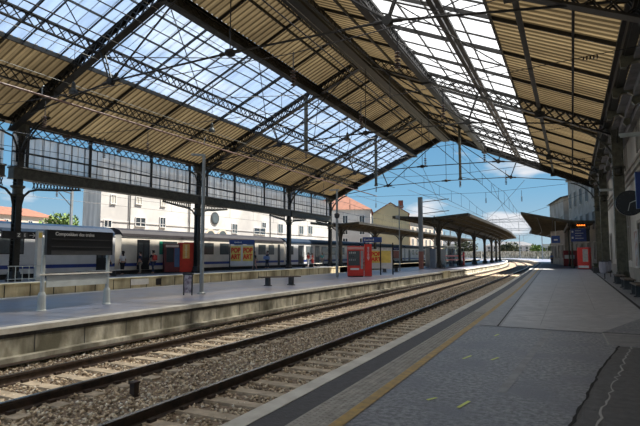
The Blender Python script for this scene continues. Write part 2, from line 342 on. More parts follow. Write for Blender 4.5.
# island platform
mb = MB(); ribbon(mb, cst(-17.3), off(eI, -.34), 0.0, [y for y in YS if y <= 90]); ribbon(mb, off(eI, -7), off(eI, -.34), 0.0, [y for y in YS if 90 <= y <= 264]); st(mb.build('platform_floor_island', asph_b))
mb = MB(); ribbon(mb, off(eI, -.34), eI, .012, yy); ribbon(mb, eI, eI, .012, yy, -.10); st(mb.build('platform_kerb_island', kerb_m))
mb = MB(); ribbon(mb, off(eI, -.05), off(eI, -.05), -.14, yy, -.60); st(mb.build('platform_face_island', conc))
mb = MB()
for i in range(75):
    y = 1.0+i*1.25
    if y < 100: mb.box(eI(y)-.06, eI(y)-.045, y-.010, y+.010, -.58, -.14)
st(mb.build('platform_face_joints', asph_k))
mb = MB(); ribbon(mb, off(eI, -.05), off(eI, .16), -.56, yy); ribbon(mb, off(eI, .16), off(eI, .16), -.56, yy, -.85); st(mb.build('platform_footing', conc))
mb = MB(); ribbon(mb, off(eI, .17), off(eI, .42), -.655, yy); st(mb.build('drain_duct', rail_side))
mb = MB(); ribbon(mb, off(eI, -.04), off(eI, -.04), -.10, yy, -.19); st(mb.build('kerb_painted_shadow', asph_k))  # dark strip painted as the shadow below the kerb lip
mb = MB(); mb.box(-17.75, -17.3, -25, 90, -.9, .014); st(mb.build('platform_kerb_rear', kerb_m))
strip((-10.9, 3), (-10.9, 60), .03, kerb_m, 'floor_line', .004)
# yellowed end block and pale strip beyond the hall
mb = MB(); mb.box(-10.75, -10.28, 45.5, 48.5, -.6, .03); st(mb.build('platform_block', conc_y))
# far platform
mb = MB(); mb.box(-31.0, -26.6, -25, 260, -.9, 0); st(mb.build('platform_floor_far', asph_m))
mb = MB(); mb.box(-26.7, -26.25, -25, 59, -.06, .012); st(mb.build('platform_kerb_far', conc_y))
mb = MB(); mb.box(-26.6, -26.3, -25, 59, -.95, -.06); mb.box(-27.3, -26.6, 59, 200, -.95, .005); st(mb.build('platform_face_far', conc_y))
mb = MB()
for i in range(50):
    y = -10+i*1.4; mb.box(-26.31, -26.285, y-.02, y+.02, -.9, -.06)
mb.box(-26.31, -26.27, 27.3, 27.8, -.6, -.15)
st(mb.build('platform_face_far_joints', black))
mb = MB(); mb.box(-26.29, -26.27, 25.0, 26.6, -.5, -.1); tag(mb.build('posted_notice', white_p), 'small white notice on the pale face of the far platform', 'notice')
# ------------------------------------------------------------------ rails and sleepers
def rail_obj(x0, label, ys, fS=tS, z=-.55):
    prof = [(-.075, -.17), (.075, -.17), (.075, -.155), (.012, -.135), (.012, -.045), (.036, -.035), (.036, 0), (-.036, 0), (-.036, -.035), (-.012, -.045), (-.012, -.135), (-.075, -.155)]
    mb = MB(); n = len(prof); vs = []
    for y in ys: vs += [(x0+fS(y)+px, y, z+pz) for px, pz in prof]
    fs = [(i*n+k, i*n+(k+1) % n, (i+1)*n+(k+1) % n, (i+1)*n+k) for i in range(len(ys)-1) for k in range(n)]
    mb.add(vs, fs); mb.m = [1 if (j % n) == 6 else 0 for j in range(len(fs))]
    o = mb.build('rail', [rail_side, rail_top]); return tag(o, label, 'rail')
ysr = [-20, 0, 10]+list(range(15, 290, 5))
rail_obj(-3.66, 'rusty steel rail closest to the black-edged platform, mostly hidden under its edge', ysr)
rail_obj(-5.20, 'rusty rail with bright polished top, outer rail of the nearest track', ysr)
rail_obj(-7.20, 'dark brown rail of the middle track on the side of the foreground gravel', ysr)
rail_obj(-8.75, 'dark brown rail of the middle track next to the island platform', ysr)
for x, l in ((-19.6, 'rail right behind the blue-grey island platform'), (-21.1, 'second rail behind the blue-grey island platform'), (-22.9, 'third rail behind the island platform'), (-24.4, 'rusty rail at the foot of the pale far platform')):
    rail_obj(x, l, [-20, 50, 100, 200, 270], cst(0))
for x, l in ((-32.2, 'rail hidden beneath the near side of the train'), (-33.7, 'rail hidden beneath the rear side of the train')): rail_obj(x, l, [-20, 100, 200], cst(0))
def sleeper():
    mb = MB()
    mb.prism([(-.13, -.2), (.13, -.2), (.11, 0), (-.11, 0)], (-1.2, 0, 0), (0, 1, 0), (0, 0, 1), (2.4, 0, 0))
    o = mb.build('sleeper', sleeper_m)
    for s in (-1, 1):
        for e in (-.13, .13): m2 = MB(); m2.cbox((s*.77+e, 0, .02), (.07, .12, .05)); m2.build('rail_clip', rail_side, o)
    return o
s0 = sleeper(); first = True
for cx, lab, grp in ((-4.43, 'pale concrete sleeper under the nearest track', 'concrete sleepers of the nearest track'), (-7.97, 'concrete sleeper half buried in ballast under the middle track', 'concrete sleepers of the middle track')):
    for i in range(95):
        y = 3.4+i*.62
        if first: c = s0; first = False; c.location = (cx+tS(y), y, -.700)
        else:
            if y < 26: c = dup(s0, (cx+tS(y), y, -.700))
            else: c = s0.copy(); COL.objects.link(c); c.location = (cx+tS(y), y, -.700)
        c.rotation_euler = (0, 0, random.uniform(-.01, .01)); tag(c, lab, 'sleeper', grp)
# ballast stones
def stones(n, xa, xb, ya, yb, smin, smax, name, m, zf):
    u = rng.random(n); y = ya+(yb-ya)*u**1.7; x = rng.uniform(xa, xb, n)
    k = np.abs(((y-3.4)/.62+.5) % 1-.5)*.62; on1 = (k < .14) & (np.abs(x+4.43) < 1.2); on2 = (k < .13) & (np.abs(x+7.97) < 1.2)
    keep = ~((on1 & (rng.random(n) < .93)) | (on2 & (rng.random(n) < .72))); x, y = x[keep], y[keep]; n = len(x)
    x = x+np.array([tS(v) for v in y]); sc = rng.uniform(smin, smax, n)
    base = np.array([(1, 0, 0), (-1, 0, 0), (0, 1, 0), (0, -1, 0), (0, 0, 1), (0, 0, -1), (.6, .6, .5), (-.6, .5, -.6)])[:6]
    F = np.array([(0, 2, 4), (2, 1, 4), (1, 3, 4), (3, 0, 4), (2, 0, 5), (1, 2, 5), (3, 1, 5), (0, 3, 5)])
    V = base[None]*(rng.uniform(.55, 1.1, (n, 6, 1)))+rng.uniform(-.3, .3, (n, 6, 3))
    a = rng.uniform(0, 2*PI, n); c, s_ = np.cos(a)[:, None], np.sin(a)[:, None]
    tilt = rng.uniform(0, 2*PI, n); c2, s2 = np.cos(tilt)[:, None], np.sin(tilt)[:, None]
    X, Y, Z = V[..., 0], V[..., 1], V[..., 2]
    X, Z = X*c2-Z*s2, X*s2+Z*c2; X, Y = X*c-Y*s_, X*s_+Y*c
    P = np.stack([X, Y, Z*.8], -1)*sc[:, None, None]*.5; P[..., 0] += x[:, None]; P[..., 1] += y[:, None]
    P[..., 2] += (zf+rng.uniform(-.012, .018, n))[:, None]
    V = P.reshape(-1, 3); FF = (F[None]+6*np.arange(n)[:, None, None]).reshape(-1, 3)
    me = bpy.data.meshes.new(name); me.vertices.add(len(V)); me.vertices.foreach_set('co', V.ravel())
    me.loops.add(FF.size); me.loops.foreach_set('vertex_index', FF.ravel().astype(np.int32))
    me.polygons.add(len(FF)); me.polygons.foreach_set('loop_start', np.arange(0, FF.size, 3, dtype=np.int32))
    me.update(calc_edges=True); me.materials.append(m); o = bpy.data.objects.new(name, me); COL.objects.link(o); return o
def stone_mat():
    m = bpy.data.materials.new('ballast_stone'); m.use_nodes = True; nt = m.node_tree; b = nt.nodes['Principled BSDF']; b.inputs['Roughness'].default_value = .9
    g = N(nt, 'ShaderNodeNewGeometry'); r = ramp(nt, [(0, (.16, .12, .085)), (.22, (.40, .31, .21)), (.5, (.72, .58, .41)), (.8, (.88, .75, .56)), (1, (.95, .9, .8))])
    nt.links.new(g.outputs['Random Per Island'], r.inputs[0]); nt.links.new(r.outputs[0], b.inputs['Base Color']); return m
stm = stone_mat()
o = stones(52000, -10.1, -3.0, 3.0, 62, .045, .085, 'ballast', stm, -.725)
tag(o, 'brown and grey track ballast stones between the two platforms', 'ballast', kind='stuff')
t = thing('track_marker_post', 'short dark stub post standing in the ballast between the tracks', 'post', (-6.32, 6.15, -.74))
mb = MB(); mb.cbox((0, 0, .10), (.10, .10, .22)); mb.build('post', rail_side, t); mb = MB(); mb.cbox((0, 0, .22), (.13, .13, .03)); mb.build('cap', rail_side, t)
# ------------------------------------------------------------------ train hall
XL, XR, XA, ZE, ZA = -28.7, 2.55, -13.25, 9.3, 16.35
def zr(x): return ZE+(ZA-ZE)*((x-XL)/(XA-XL) if x <= XA else (XR-x)/(XR-XA))
Y0, Y1 = -22.0, 61.8
TY = [-12.3, 3.0, 17.9, 34.5, 50.3, 61.3]
SLL, SLR = (-23.3, -17.2), (-8.6, -2.75)
def corr(x0, x1, name):
    mb = MB(); p = PITCH; n = int((Y1-Y0)/p); prof = []
    for i in range(n):
        y = Y0+i*p; prof += [(y, 0), (y+.14, 0), (y+.20, .10), (y+.36, .10)]
    prof.append((Y0+n*p, 0)); vs = []
    for y, dz in prof: vs += [(x0, y, zr(x0)+dz), (x1, y, zr(x1)+dz)]
    mb.add(vs, [(2*i, 2*i+1, 2*i+3, 2*i+2) for i in range(len(prof)-1)]); return st(mb.build(name, roof_l))
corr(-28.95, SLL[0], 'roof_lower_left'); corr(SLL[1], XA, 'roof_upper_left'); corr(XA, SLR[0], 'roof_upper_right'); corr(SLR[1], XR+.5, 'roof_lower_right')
for i, ((a, b), gm) in enumerate(((SLL, sky_l), (SLR, sky_r))):
    mb = MB(); mb.quad((a, Y0, zr(a)+.06), (b, Y0, zr(b)+.06), (b, Y1, zr(b)+.06), (a, Y1, zr(a)+.06)); w = st(mb.build('window_%d' % (i+1), gm))
    fr = MB(); y = Y0
    while y < Y1:
        fr.beam((a, y, zr(a)+.0), (b, y, zr(b)+.0), .05, .08); y += 1.95
    for k in range(0, 5):
        x = a+(b-a)*k/4; fr.beam((x, Y0, zr(x)-.02), (x, Y1, zr(x)-.02), .06, .10)
    st(fr.build('window_frame', iron, w))
# longitudinal purlins
def purlin(x, kind, label, z=None, mt=iron):
    zt = (zr(x) if z is None else z)-.08; t = thing('purlin', label, 'roof beam', (x, 0, 0)); mb = MB()
    n = int((Y1-Y0)/.55)
    if kind == 'lattice': mb.lattice((0, Y0, zt-.05), (0, Y1, zt-.05), (0, 0, -.55), n, .16, .07, .045); mb.build('lattice_girder', mt, t)
    elif kind == 'deep':
        mb.box(-.05, .05, Y0, Y1, zt-.75, zt); mb.box(-.20, .20, Y0, Y1, zt-.80, zt-.75); mb.box(-.2, .2, Y0, Y1, zt-.04, zt); mb.build('plate_girder', mt, t)
        m2 = MB(); m2.lattice((.32, Y0, zt-.35), (.32, Y1, zt-.35), (0, 0, -.45), n, .10, .06, .04); m2.build('lattice_girder', mt, t)
    elif kind == 'ridge':
        mb.box(-.30, -.22, Y0, Y1, zt-.95, zt-.1); mb.box(.22, .30, Y0, Y1, zt-.95, zt-.1); mb.box(-.42, .42, Y0, Y1, zt-1.0, zt-.93); mb.build('plate_girder', mt, t)
        m2 = MB()
        for s in (-.62, .62): m2.lattice((s, Y0, zt-.45), (s, Y1, zt-.45), (0, 0, -.5), n, .10, .06, .045)
        m2.build('lattice_girder', mt, t)
    elif kind == 'i': mb.box(-.03, .03, Y0, Y1, zt-.30, zt); mb.box(-.11, .11, Y0, Y1, zt-.33, zt-.28); mb.build('i_beam', mt, t)
    else: mb.box(-.05, .05, Y0, Y1, zt-.12, zt+.02); mb.build('angle_iron', mt, t)
    return t
purlin(-25.0, 'lattice', 'dark lattice beam running under the lowest tan boards on the left')
purlin(-23.3, 'small', 'thin iron bar along the lower edge of the left skylight')
purlin(-21.6, 'lattice', 'dark lattice beam running along the lower third of the left skylight')
purlin(-17.2, 'deep', 'heavy plate girder along the upper edge of the left skylight')
purlin(-15.2, 'small', 'thin iron bar under the upper tan boards left of the ridge')
purlin(XA, 'ridge', 'massive twin ridge girder along the top of the roof')
purlin(-11.0, 'small', 'thin iron bar under the upper tan boards right of the ridge')
purlin(-8.75, 'deep', 'heavy plate girder along the upper edge of the right skylight')
purlin(-5.1, 'i', 'iron beam running down the middle of the bright right skylight'); purlin(-4.75, 'i', 'companion beam beside the middle one under the right skylight')
purlin(-2.75, 'small', 'thin iron bar along the lower edge of the right skylight')
purlin(-1.5, 'i', 'strong dark beam under the tan boards beside the right skylight', z=zr(-1.5)-.15); purlin(.35, 'small', 'slim bar under the tan boards closest to the station wall')
# trusses
def rafter_mb(side, nz=26):
    mb = MB()
    if side < 0: a, b = (XL+.2, 0, zr(XL+.2)-.14), (XA, 0, ZA-.14)
    else: a, b = (XR-.2, 0, zr(XR-.2)-.14), (XA, 0, ZA-.14)
    for dy in (-.13, .13):
        mb.lattice((a[0], dy, a[2]), (b[0], dy, b[2]), (0, 0, -.62), nz, .09, .10, .05, wy=.08)
    mb.beam((a[0], 0, a[2]+.05), (b[0], 0, b[2]+.05), .42, .035, (0, 0, 1)); mb.beam((a[0], 0, a[2]-.66), (b[0], 0, b[2]-.66), .42, .035, (0, 0, 1))
    return mb
NL, NR = (-20.6, 10.25), (-5.95, 10.35)
def truss():
    t = thing('roof_truss', '', 'roof truss')
    for s in (-1, 1): rafter_mb(s).build('rafter', iron, t)
    for (nx, nz), ux in ((NL, -21.3), (NR, -5.3)):
        m = MB()
        for dy in (-.07, .07): m.beam((nx, dy, nz), (ux, dy*2, zr(ux)-.75), .05, .07)
        for k in range(1, 5):
            q = k/5; m.beam((nx+(ux-nx)*q, -.09, nz+(zr(ux)-.75-nz)*q), (nx+(ux-nx)*q, .09, nz+(zr(ux)-.75-nz)*q), .04, .04)
        m.build('strut', iron, t)
        m = MB(); m.tube([(nx, -.12, nz), (nx, .12, nz)], .20, 12); m.build('gusset_plate', iron, t)
    for pa, pb in (((XL+.5, 0, ZE-.1), (NL[0], 0, NL[1])), ((NL[0], 0, NL[1]), (XA, 0, 10.42)), ((XA, 0, 10.42), (NR[0], 0, NR[1])), ((NR[0], 0, NR[1]), (XR-.5, 0, ZE+.05)), ((NL[0], 0, NL[1]), (-14.6, 0, zr(-14.6)-.7)), ((NR[0], 0, NR[1]), (-11.9, 0, zr(-11.9)-.7))):
        m = MB(); m.tube([pa, pb], .048, 6); P, Q = Vector(pa), Vector(pb)
        for q in (.04, .96): c = P.lerp(Q, q); d = (Q-P).normalized()*.25; m.tube([c-d, c+d], .085, 8)
        m.build('tie_rod', iron, t)
    m = MB(); m.tube([(XA, 0, 10.42), (XA, 0, ZA-.9)], .028, 6); m.build('hanger_rod', iron, t)
    m = MB(); m.lathe((XA, 0, 10.25), [(.05, 0), (.22, .06), (.26, .16), (.22, .27), (.06, .34)], 12); m.build('boss', iron, t)
    for x in (-25.0, -17.2, -8.75, -1.5):
        m = MB(); m.box(x-.3, x+.3, -.16, .16, zr(x)-.95, zr(x)-.6); m.build('joint_plate', iron, t)
    return t
tr0 = truss(); TL = ['roof truss nearly overhead behind the viewpoint, mostly out of view', 'roof truss overhead, nearest one crossing the top edge of view', 'second visible roof truss, with a big disc joint under its middle', 'third visible roof truss, landing on the column beside the tall lamp post', 'fourth roof truss, last but one before the open end', 'end roof truss framing the blue sky at the open end of the hall']
for i, y in enumerate(TY):
    c = tr0 if i == 0 else dup(tr0)
    c.location = (0, y, 0); c['label'] = TL[i]
# fascia above the end truss
mb = MB(); mb.beam((XL-.8, Y1, zr(XL-.8)-.02), (XA, Y1, ZA-.02), .05, .22); mb.beam((XA, Y1, ZA-.02), (XR+.5, Y1, zr(XR+.5)-.02), .05, .22); mb.beam((XL-.3, Y1-.1, zr(XL-.3)-.42), (XA, Y1-.1, ZA-.42), .04, .60); mb.beam((XA, Y1-.1, ZA-.42), (XR, Y1-.1, zr(XR)-.42), .04, .60)
st(mb.build('trim_1', iron))
# intermediate rafters
mb = MB(); mb.beam((XL-.6, 0, zr(XL-.6)-.08), (SLL[0], 0, zr(SLL[0])-.08), .09, .16); mb.beam((SLL[0], 0, zr(SLL[0])-.08), (SLL[1], 0, zr(SLL[1])-.08), .08, .13); mb.beam((SLL[1], 0, zr(SLL[1])-.08), (XA, 0, ZA-.08), .09, .16)
rl = mb.build('common_rafter', iron); tag(rl, 'slim iron rafter crossing the left roof slope between two trusses', 'rafter', 'slim rafters of the left roof slope')
mb = MB(); mb.beam((XA, 0, ZA-.08), (XR+.3, 0, zr(XR+.3)-.08), .09, .16)
rr = mb.build('common_rafter', iron); tag(rr, 'slim iron rafter crossing the right roof slope between two trusses', 'rafter', 'slim rafters of the right roof slope')
RY = []
for a, b in zip(TY[:-1], TY[1:]):
    n = 4 if b-a > 12 else 3
    RY += [a+(b-a)*k/n for k in range(1, n)]
ORD = ['first', 'second', 'third', 'fourth', 'fifth', 'sixth', 'seventh', 'eighth', 'ninth', 'tenth', 'eleventh', 'twelfth', 'thirteenth', 'fourteenth', 'fifteenth', 'sixteenth', 'seventeenth', 'eighteenth', 'nineteenth', 'twentieth']
RY.sort(reverse=True)
for i, y in enumerate(RY):
    for src, side in ((rl, 'left'), (rr, 'right')):
        c = src if i == 0 else src.copy()
        if i: COL.objects.link(c)
        c.location.y = y; c['label'] = 'slim iron rafter of the %s roof slope, %s from the open hall end' % (side, ORD[i])
# wind bracing under the skylights
nb = 0
for i, (a, b) in enumerate(zip(TY[1:-1], TY[2:])):
    for (xa, xb), nm in (((-21.6, -17.2), 'left'), ((-8.75, -2.75), 'right')):
        for sgn in (0, 1):
            m = MB(); ya, yb = (a+.3, (a+b)/2) if sgn == 0 else ((a+b)/2, b-.3)
            z1, z2 = zr(xa)-.75, zr(xb)-.75
            m.tube([(xa, ya, z1), (xb, yb, z2)], .03, 5); m.tube([(xa, yb, z1), (xb, ya, z2)], .03, 5)
            tag(m.build('cross_brace', iron), 'crossed rods under the %s skylight, %s half of %s' % (nm, ('near', 'far')[sgn], ['nearest bay', 'bay before the lamp post column', 'bay behind the lamp post column', 'last bay'][i]), 'brace', 'cross braces below the %s skylight' % nm)
# columns
def column(side, name='iron_column'):
    t = thing(name, '', 'column')
    m = MB()
    if side < 0:
        m.box(-.20, -.14, -.18, .18, 0, 9.1); m.box(.14, .20, -.18, .18, 0, 9.1); m.box(-.14, .14, -.05, .05, 0, 9.1)
        for k in range(36):
            z = .4+k*.24; m.box(-.22, .22, -.19, .19, z, z+.03)
    else:
        m.box(-.19, .19, -.19, .19, 0, 9.1)
        for sx in (-1, 1): m.box(sx*.24-.05, sx*.24+.05, -.23, .23, 0, 9.1)
        for k in range(60): m.box(-.30, -.285, -.24, -.20, .3+k*.145, .36+k*.145)
    m.build('shaft', olive if side > 0 else iron, t)
    m = MB(); m.lathe((0, 0, 0), [(.42, 0), (.42, .18), (.36, .24), (.33, .5), (.28, .56)], 8); m.build('base', iron_green if side > 0 else iron, t)
    m = MB(); zc = 6.4 if side > 0 else 5.2
    m.lathe((0, 0, zc), [(.24, -.3), (.36, -.22), (.28, -.12), (.28, .12), (.40, .22), (.40, .3)], 10); m.build('collar', iron_green, t)
    m = MB(); m.lathe((0, 0, 8.6), [(.22, -.2), (.45, .2), (.45, .5)], 8); m.build('capital', iron_green, t)
    # big curved bracket towards the truss
    s = 1 if side < 0 else -1; R = 2.3; m = MB(); zb = 6.9; pr = None
    for k in range(0, 13):
        a = PI/2*k/12; x = s*(.15+R*(1-math.cos(a))); z = zb+(8.75+.42*abs(x)*.5-zb)*math.sin(a)
        if pr:
            for dy in (-.09, .09): m.beam((pr[0], dy, pr[1]), (x, dy, z), .05, .10, (0, 0, 1) if k > 6 else (1, 0, 0))
            m.beam((x, -.05, z), (x, .05, z), .05, .05)
            if k % 2 == 0: m.beam((x, 0, z), (x, 0, min(zr((XL if s > 0 else XR)+x)-.8, 9.5+.4*abs(x))), .03, .03)
        pr = (x, z)
    m.build('truss_bracket', iron_green if side > 0 else iron, t)
    if side < 0:     # arched filigree brackets along the girder
        for s in (-1, 1):
            m = MB(); pts = [(.15, 3.3), (.18, 4.2), (.35, 4.9), (.7, 5.25), (1.2, 5.4), (2.4, 5.5), (4.2, 5.72)]
            for p, q in zip(pts[:-1], pts[1:]): m.beam((0, s*p[0], p[1]), (0, s*q[0], q[1]), .12, .07, (1, 0, 0))
            y = .9
            while y < 4.0:
                zb_ = 5.32+.11*y*.9; m.beam((0, s*y, zb_), (0, s*(y+.16), 5.86), .05, .04, (1, 0, 0)); m.beam((0, s*(y+.16), zb_), (0, s*y, 5.86), .05, .04, (1, 0, 0)); y += .22
            m.build('arch_bracket', iron, t)
            m = MB(); pts = [(.15, 6.9), (.2, 7.8), (.45, 8.35), (1.2, 8.55)]
            for p, q in zip(pts[:-1], pts[1:]): m.beam((0, s*p[0], p[1]), (0, s*q[0], q[1]), .10, .08, (1, 0, 0))
            m.build('upper_bracket', iron, t)
    else:
        for s in (-1, 1):
            m = MB(); m.beam((0, s*.2, 8.1), (0, s*.9, 8.8), .1, .08, (1, 0, 0)); m.build('side_bracket', iron_green, t)
    return t
cl = column(-1); LL = {3.3: 'dark riveted column left of the view, nearest of the far row', 18.6: 'dark riveted column at the left edge, carrying the black arrow sign', 34.5: 'dark riveted column behind the tall lamp post and red vending machine', 50.3: 'dark riveted column in front of the train, right of the yellow posters', 61.3: 'last riveted column of the left row, at the open end of the hall'}
for i, (y, l) in enumerate(LL.items()):
    c = cl if i == 0 else dup(cl); c.location = (XL, y, 0); c['label'] = l
crr = column(1); RL = {3.3: 'olive column beside the viewpoint on the station side, out of view', 18.6: 'olive column just right of view by the station wall', 34.5: 'olive iron column with toothed edge beside the round clock at right', 50.3: 'second olive iron column from the right edge, behind the wall benches', 61.3: 'farthest olive column on the station side at the hall end'}
for i, (y, l) in enumerate(RL.items()):
    c = crr if i == 0 else dup(crr); c.location = (2.62, y, 0); c['label'] = l
    if i == 1:
        for k in list(c.children):
            if k.name.startswith('truss_bracket'): bpy.data.objects.remove(k)
# glazed screens on the left
def screen(ya, yb, label):
    t = thing('glazed_screen', label, 'glazed screen', (XL, ya, 0)); L = yb-ya; a, b = .25, L-.25
    m = MB(); m.box(-.25, .25, a, b, 5.95, 6.55); m.box(-.38, .38, a, b, 6.50, 6.60); m.box(-.34, .34, a, b, 5.88, 5.96); m.build('lower_girder', iron_green, t)
    m = MB(); m.lattice((0, a, 9.08), (0, b, 9.08), (0, 0, -.55), int(L/.62), .10, .06, .045); m.box(-.12, .12, a, b, 9.1, 9.45); m.build('upper_lattice_girder', iron_blue, t)
    m = MB(); m.box(-.02, .02, a, b, 6.6, 8.5); m.build('glass_panel', screen_g, t)
    m = MB(); m.box(-.05, .07, a, b, 7.45, 7.52); m.box(-.05, .05, a, b, 6.9, 6.93); m.build('rail', iron, t)
    n = 3 if L > 12 else 2
    ys = [1.15]+[L*k/(n) for k in range(1, n)]+[L-1.15]
    for y in ys:
        m = MB(); m.box(-.09, .11, y-.07, y+.07, 5.9, 9.1); m.build('mullion', iron, t)
    m = MB(); y = a
    while y < b: m.box(-.03, .03, y-.012, y+.012, 6.6, 8.5); y += .98
    m.build('glazing_bars', dgrey, t)
    return t
SL = ['frosted glass screen high above the train, leftmost bay in view', 'frosted glass screen between the arrow-sign column and the lamp post', 'frosted glass screen over the yellow poster stand', 'short frosted glass screen of the last bay by the open end']
for (a, b), l in zip(zip(TY[1:-1], TY[2:]), SL): screen(a, b, l)
# eave beam left and right gutters
mb = MB(); mb.box(XL-.3, XL+.3, Y0, Y1, 9.1, 9.32); st(mb.build('trim_2', iron))
mb = MB(); mb.box(1.95, 2.05, Y0, Y1, 9.05, 9.45); mb.box(1.8, 2.0, Y0, Y1, 9.40, 9.52); mb.box(2.05, 2.35, Y0, Y1, 9.0, 9.06); st(mb.build('trim_3', iron))
gut = mat('grey_painted_soffit', (0.272, 0.272, 0.280), .7, c2=(0.176, 0.176, 0.184), scale=1.5, spec=.2)
mb = MB(); mb.box(2.35, 3.3, Y0, Y1, 8.85, 8.95); mb.box(2.7, 2.95, Y0, Y1, 8.55, 8.85); mb.box(3.0, 3.25, Y0, Y1, 8.3, 8.85); st(mb.build('trim_4', gut))
# consoles on the gutter
cm = MB(); cm.prism([(0, 0), (.95, 0), (.95, -.9), (.75, -1.0), (.62, -.8), (.70, -.55), (.5, -.38), (.2, -.42), (.1, -.6), (-.08, -.55), (-.1, -.2)], (-.35, -.14, 9.15), (1, 0, 0), (0, 0, 1), (0, .28, 0))
c0 = cm.build('gutter_console', olive)
ys = [10.4, 14.1, 22.05, 26.2, 30.35, 38.45, 42.4, 46.35, 53.97, 57.63]
CLB = 'scrolled iron console under the right gutter'
for i, y in enumerate(ys):
    c = c0 if i == 0 else c0.copy()
    if i: COL.objects.link(c)
    c.location = (2.35, y, 0); tag(c, CLB+', '+ORD[len(ys)-1-i]+' from the hall end', 'bracket', 'scrolled consoles under the right gutter')
# pinkish cable tube hanging under the left slope
t = thing('conduit', 'pinkish long pipe slung below the left roof slope', 'pipe', (-22, 0, 0)); m = MB(); m.tube([(0, -10, 8.95), (0, 61, 8.95)], .055, 8); m.build('pipe', pink_t, t)
for y in (15.2, 27, 38, 50):
    m = MB(); m.tube([(0, y, 8.95), (0, y, 9.35), (.1, y, 9.4)], .03, 5); m.build('hook', steel, t)
for x, z, l in ((-23.2, 10.4, 'pale thin wire stretched below the left skylight edge'), (-20.2, 10.9, 'pale thin wire stretched under the lower left skylight'), (-10.8, 12.6, 'thin pale wire below the upper right tan boards'), (-16, 12.3, 'thin pale wire beneath the upper left tan boards')):
    m = MB(); m.tube([(x, -10, z), (x, 61, z)], .018, 5); tag(m.build('cable', wire_l), l, 'cable')
# ------------------------------------------------------------------ station wall at the right
mb = MB(); mb.box(3.3, 3.7, -25, 62, -.1, 9.1); st(mb.build('wall_right', wall_m))
mb = MB(); mb.box(3.12, 3.3, -25, 62, 6.05, 6.3); mb.box(3.05, 3.3, -25, 62, 6.3, 6.42); mb.box(3.2, 3.3, -25, 62, 5.75, 5.95); st(mb.build('trim_5', wall_c))
mb = MB(); mb.box(3.2, 3.3, -25, 62, 0, .75); st(mb.build('baseboard_right', wall_c))
wi = 1
strip((-.45, 11.2), (-.75, 6.0), .10, asph_m, 'tyre_streak', .004)
for i, (y, w, z0, z1, kind) in enumerate(((20.5, 1.6, .9, 4.4, 'w'), (24.5, 1.6, 0.05, 4.4, 'd'), (28.3, 1.5, .9, 4.4, 'w'), (31.6, 1.7, .05, 3.2, 'd'), (37.2, 1.2, 1.2, 4.3, 'w'), (40.5, 1.3, .05, 3.3, 'd'), (44, 1.2, 1.2, 4.3, 'w'), (48, 1.2, 1.2, 4.3, 'w'), (54, 1.4, .05, 3.3, 'd'), (58, 1.2, 1.2, 4.3, 'w'), (37.2, 1.0, 6.9, 8.3, 'w'), (41.5, 1.0, 6.9, 8.3, 'w'), (46, 1.0, 6.9, 8.3, 'w'), (30.5, 1.0, 6.9, 8.3, 'w'), (55, 1.0, 6.9, 8.3, 'w'))):
    nm = 'window_%d' % (wi+2) if kind == 'w' else 'door_%d' % wi; wi += 1
    m = MB(); m.box(3.22, 3.31, y-w/2-.16, y-w/2, z0-.05, z1+.16); m.box(3.22, 3.31, y+w/2, y+w/2+.16, z0-.05, z1+.16); m.box(3.22, 3.31, y-w/2, y+w/2, z1, z1+.16)
    o = st(m.build(nm, wall_c)); m = MB(); m.box(3.26, 3.30, y-w/2, y+w/2, z0, z1); st(m.build('pane' if kind == 'w' else 'door_leaf', glass_g if kind == 'w' else glass_d, o))
    m = MB(); m.box(3.24, 3.27, y-.03, y+.03, z0, z1); m.box(3.24, 3.27, y-w/2, y+w/2, z0+(z1-z0)*.66, z0+(z1-z0)*.66+.06); st(m.build('glazing_bar', wall_c, o))
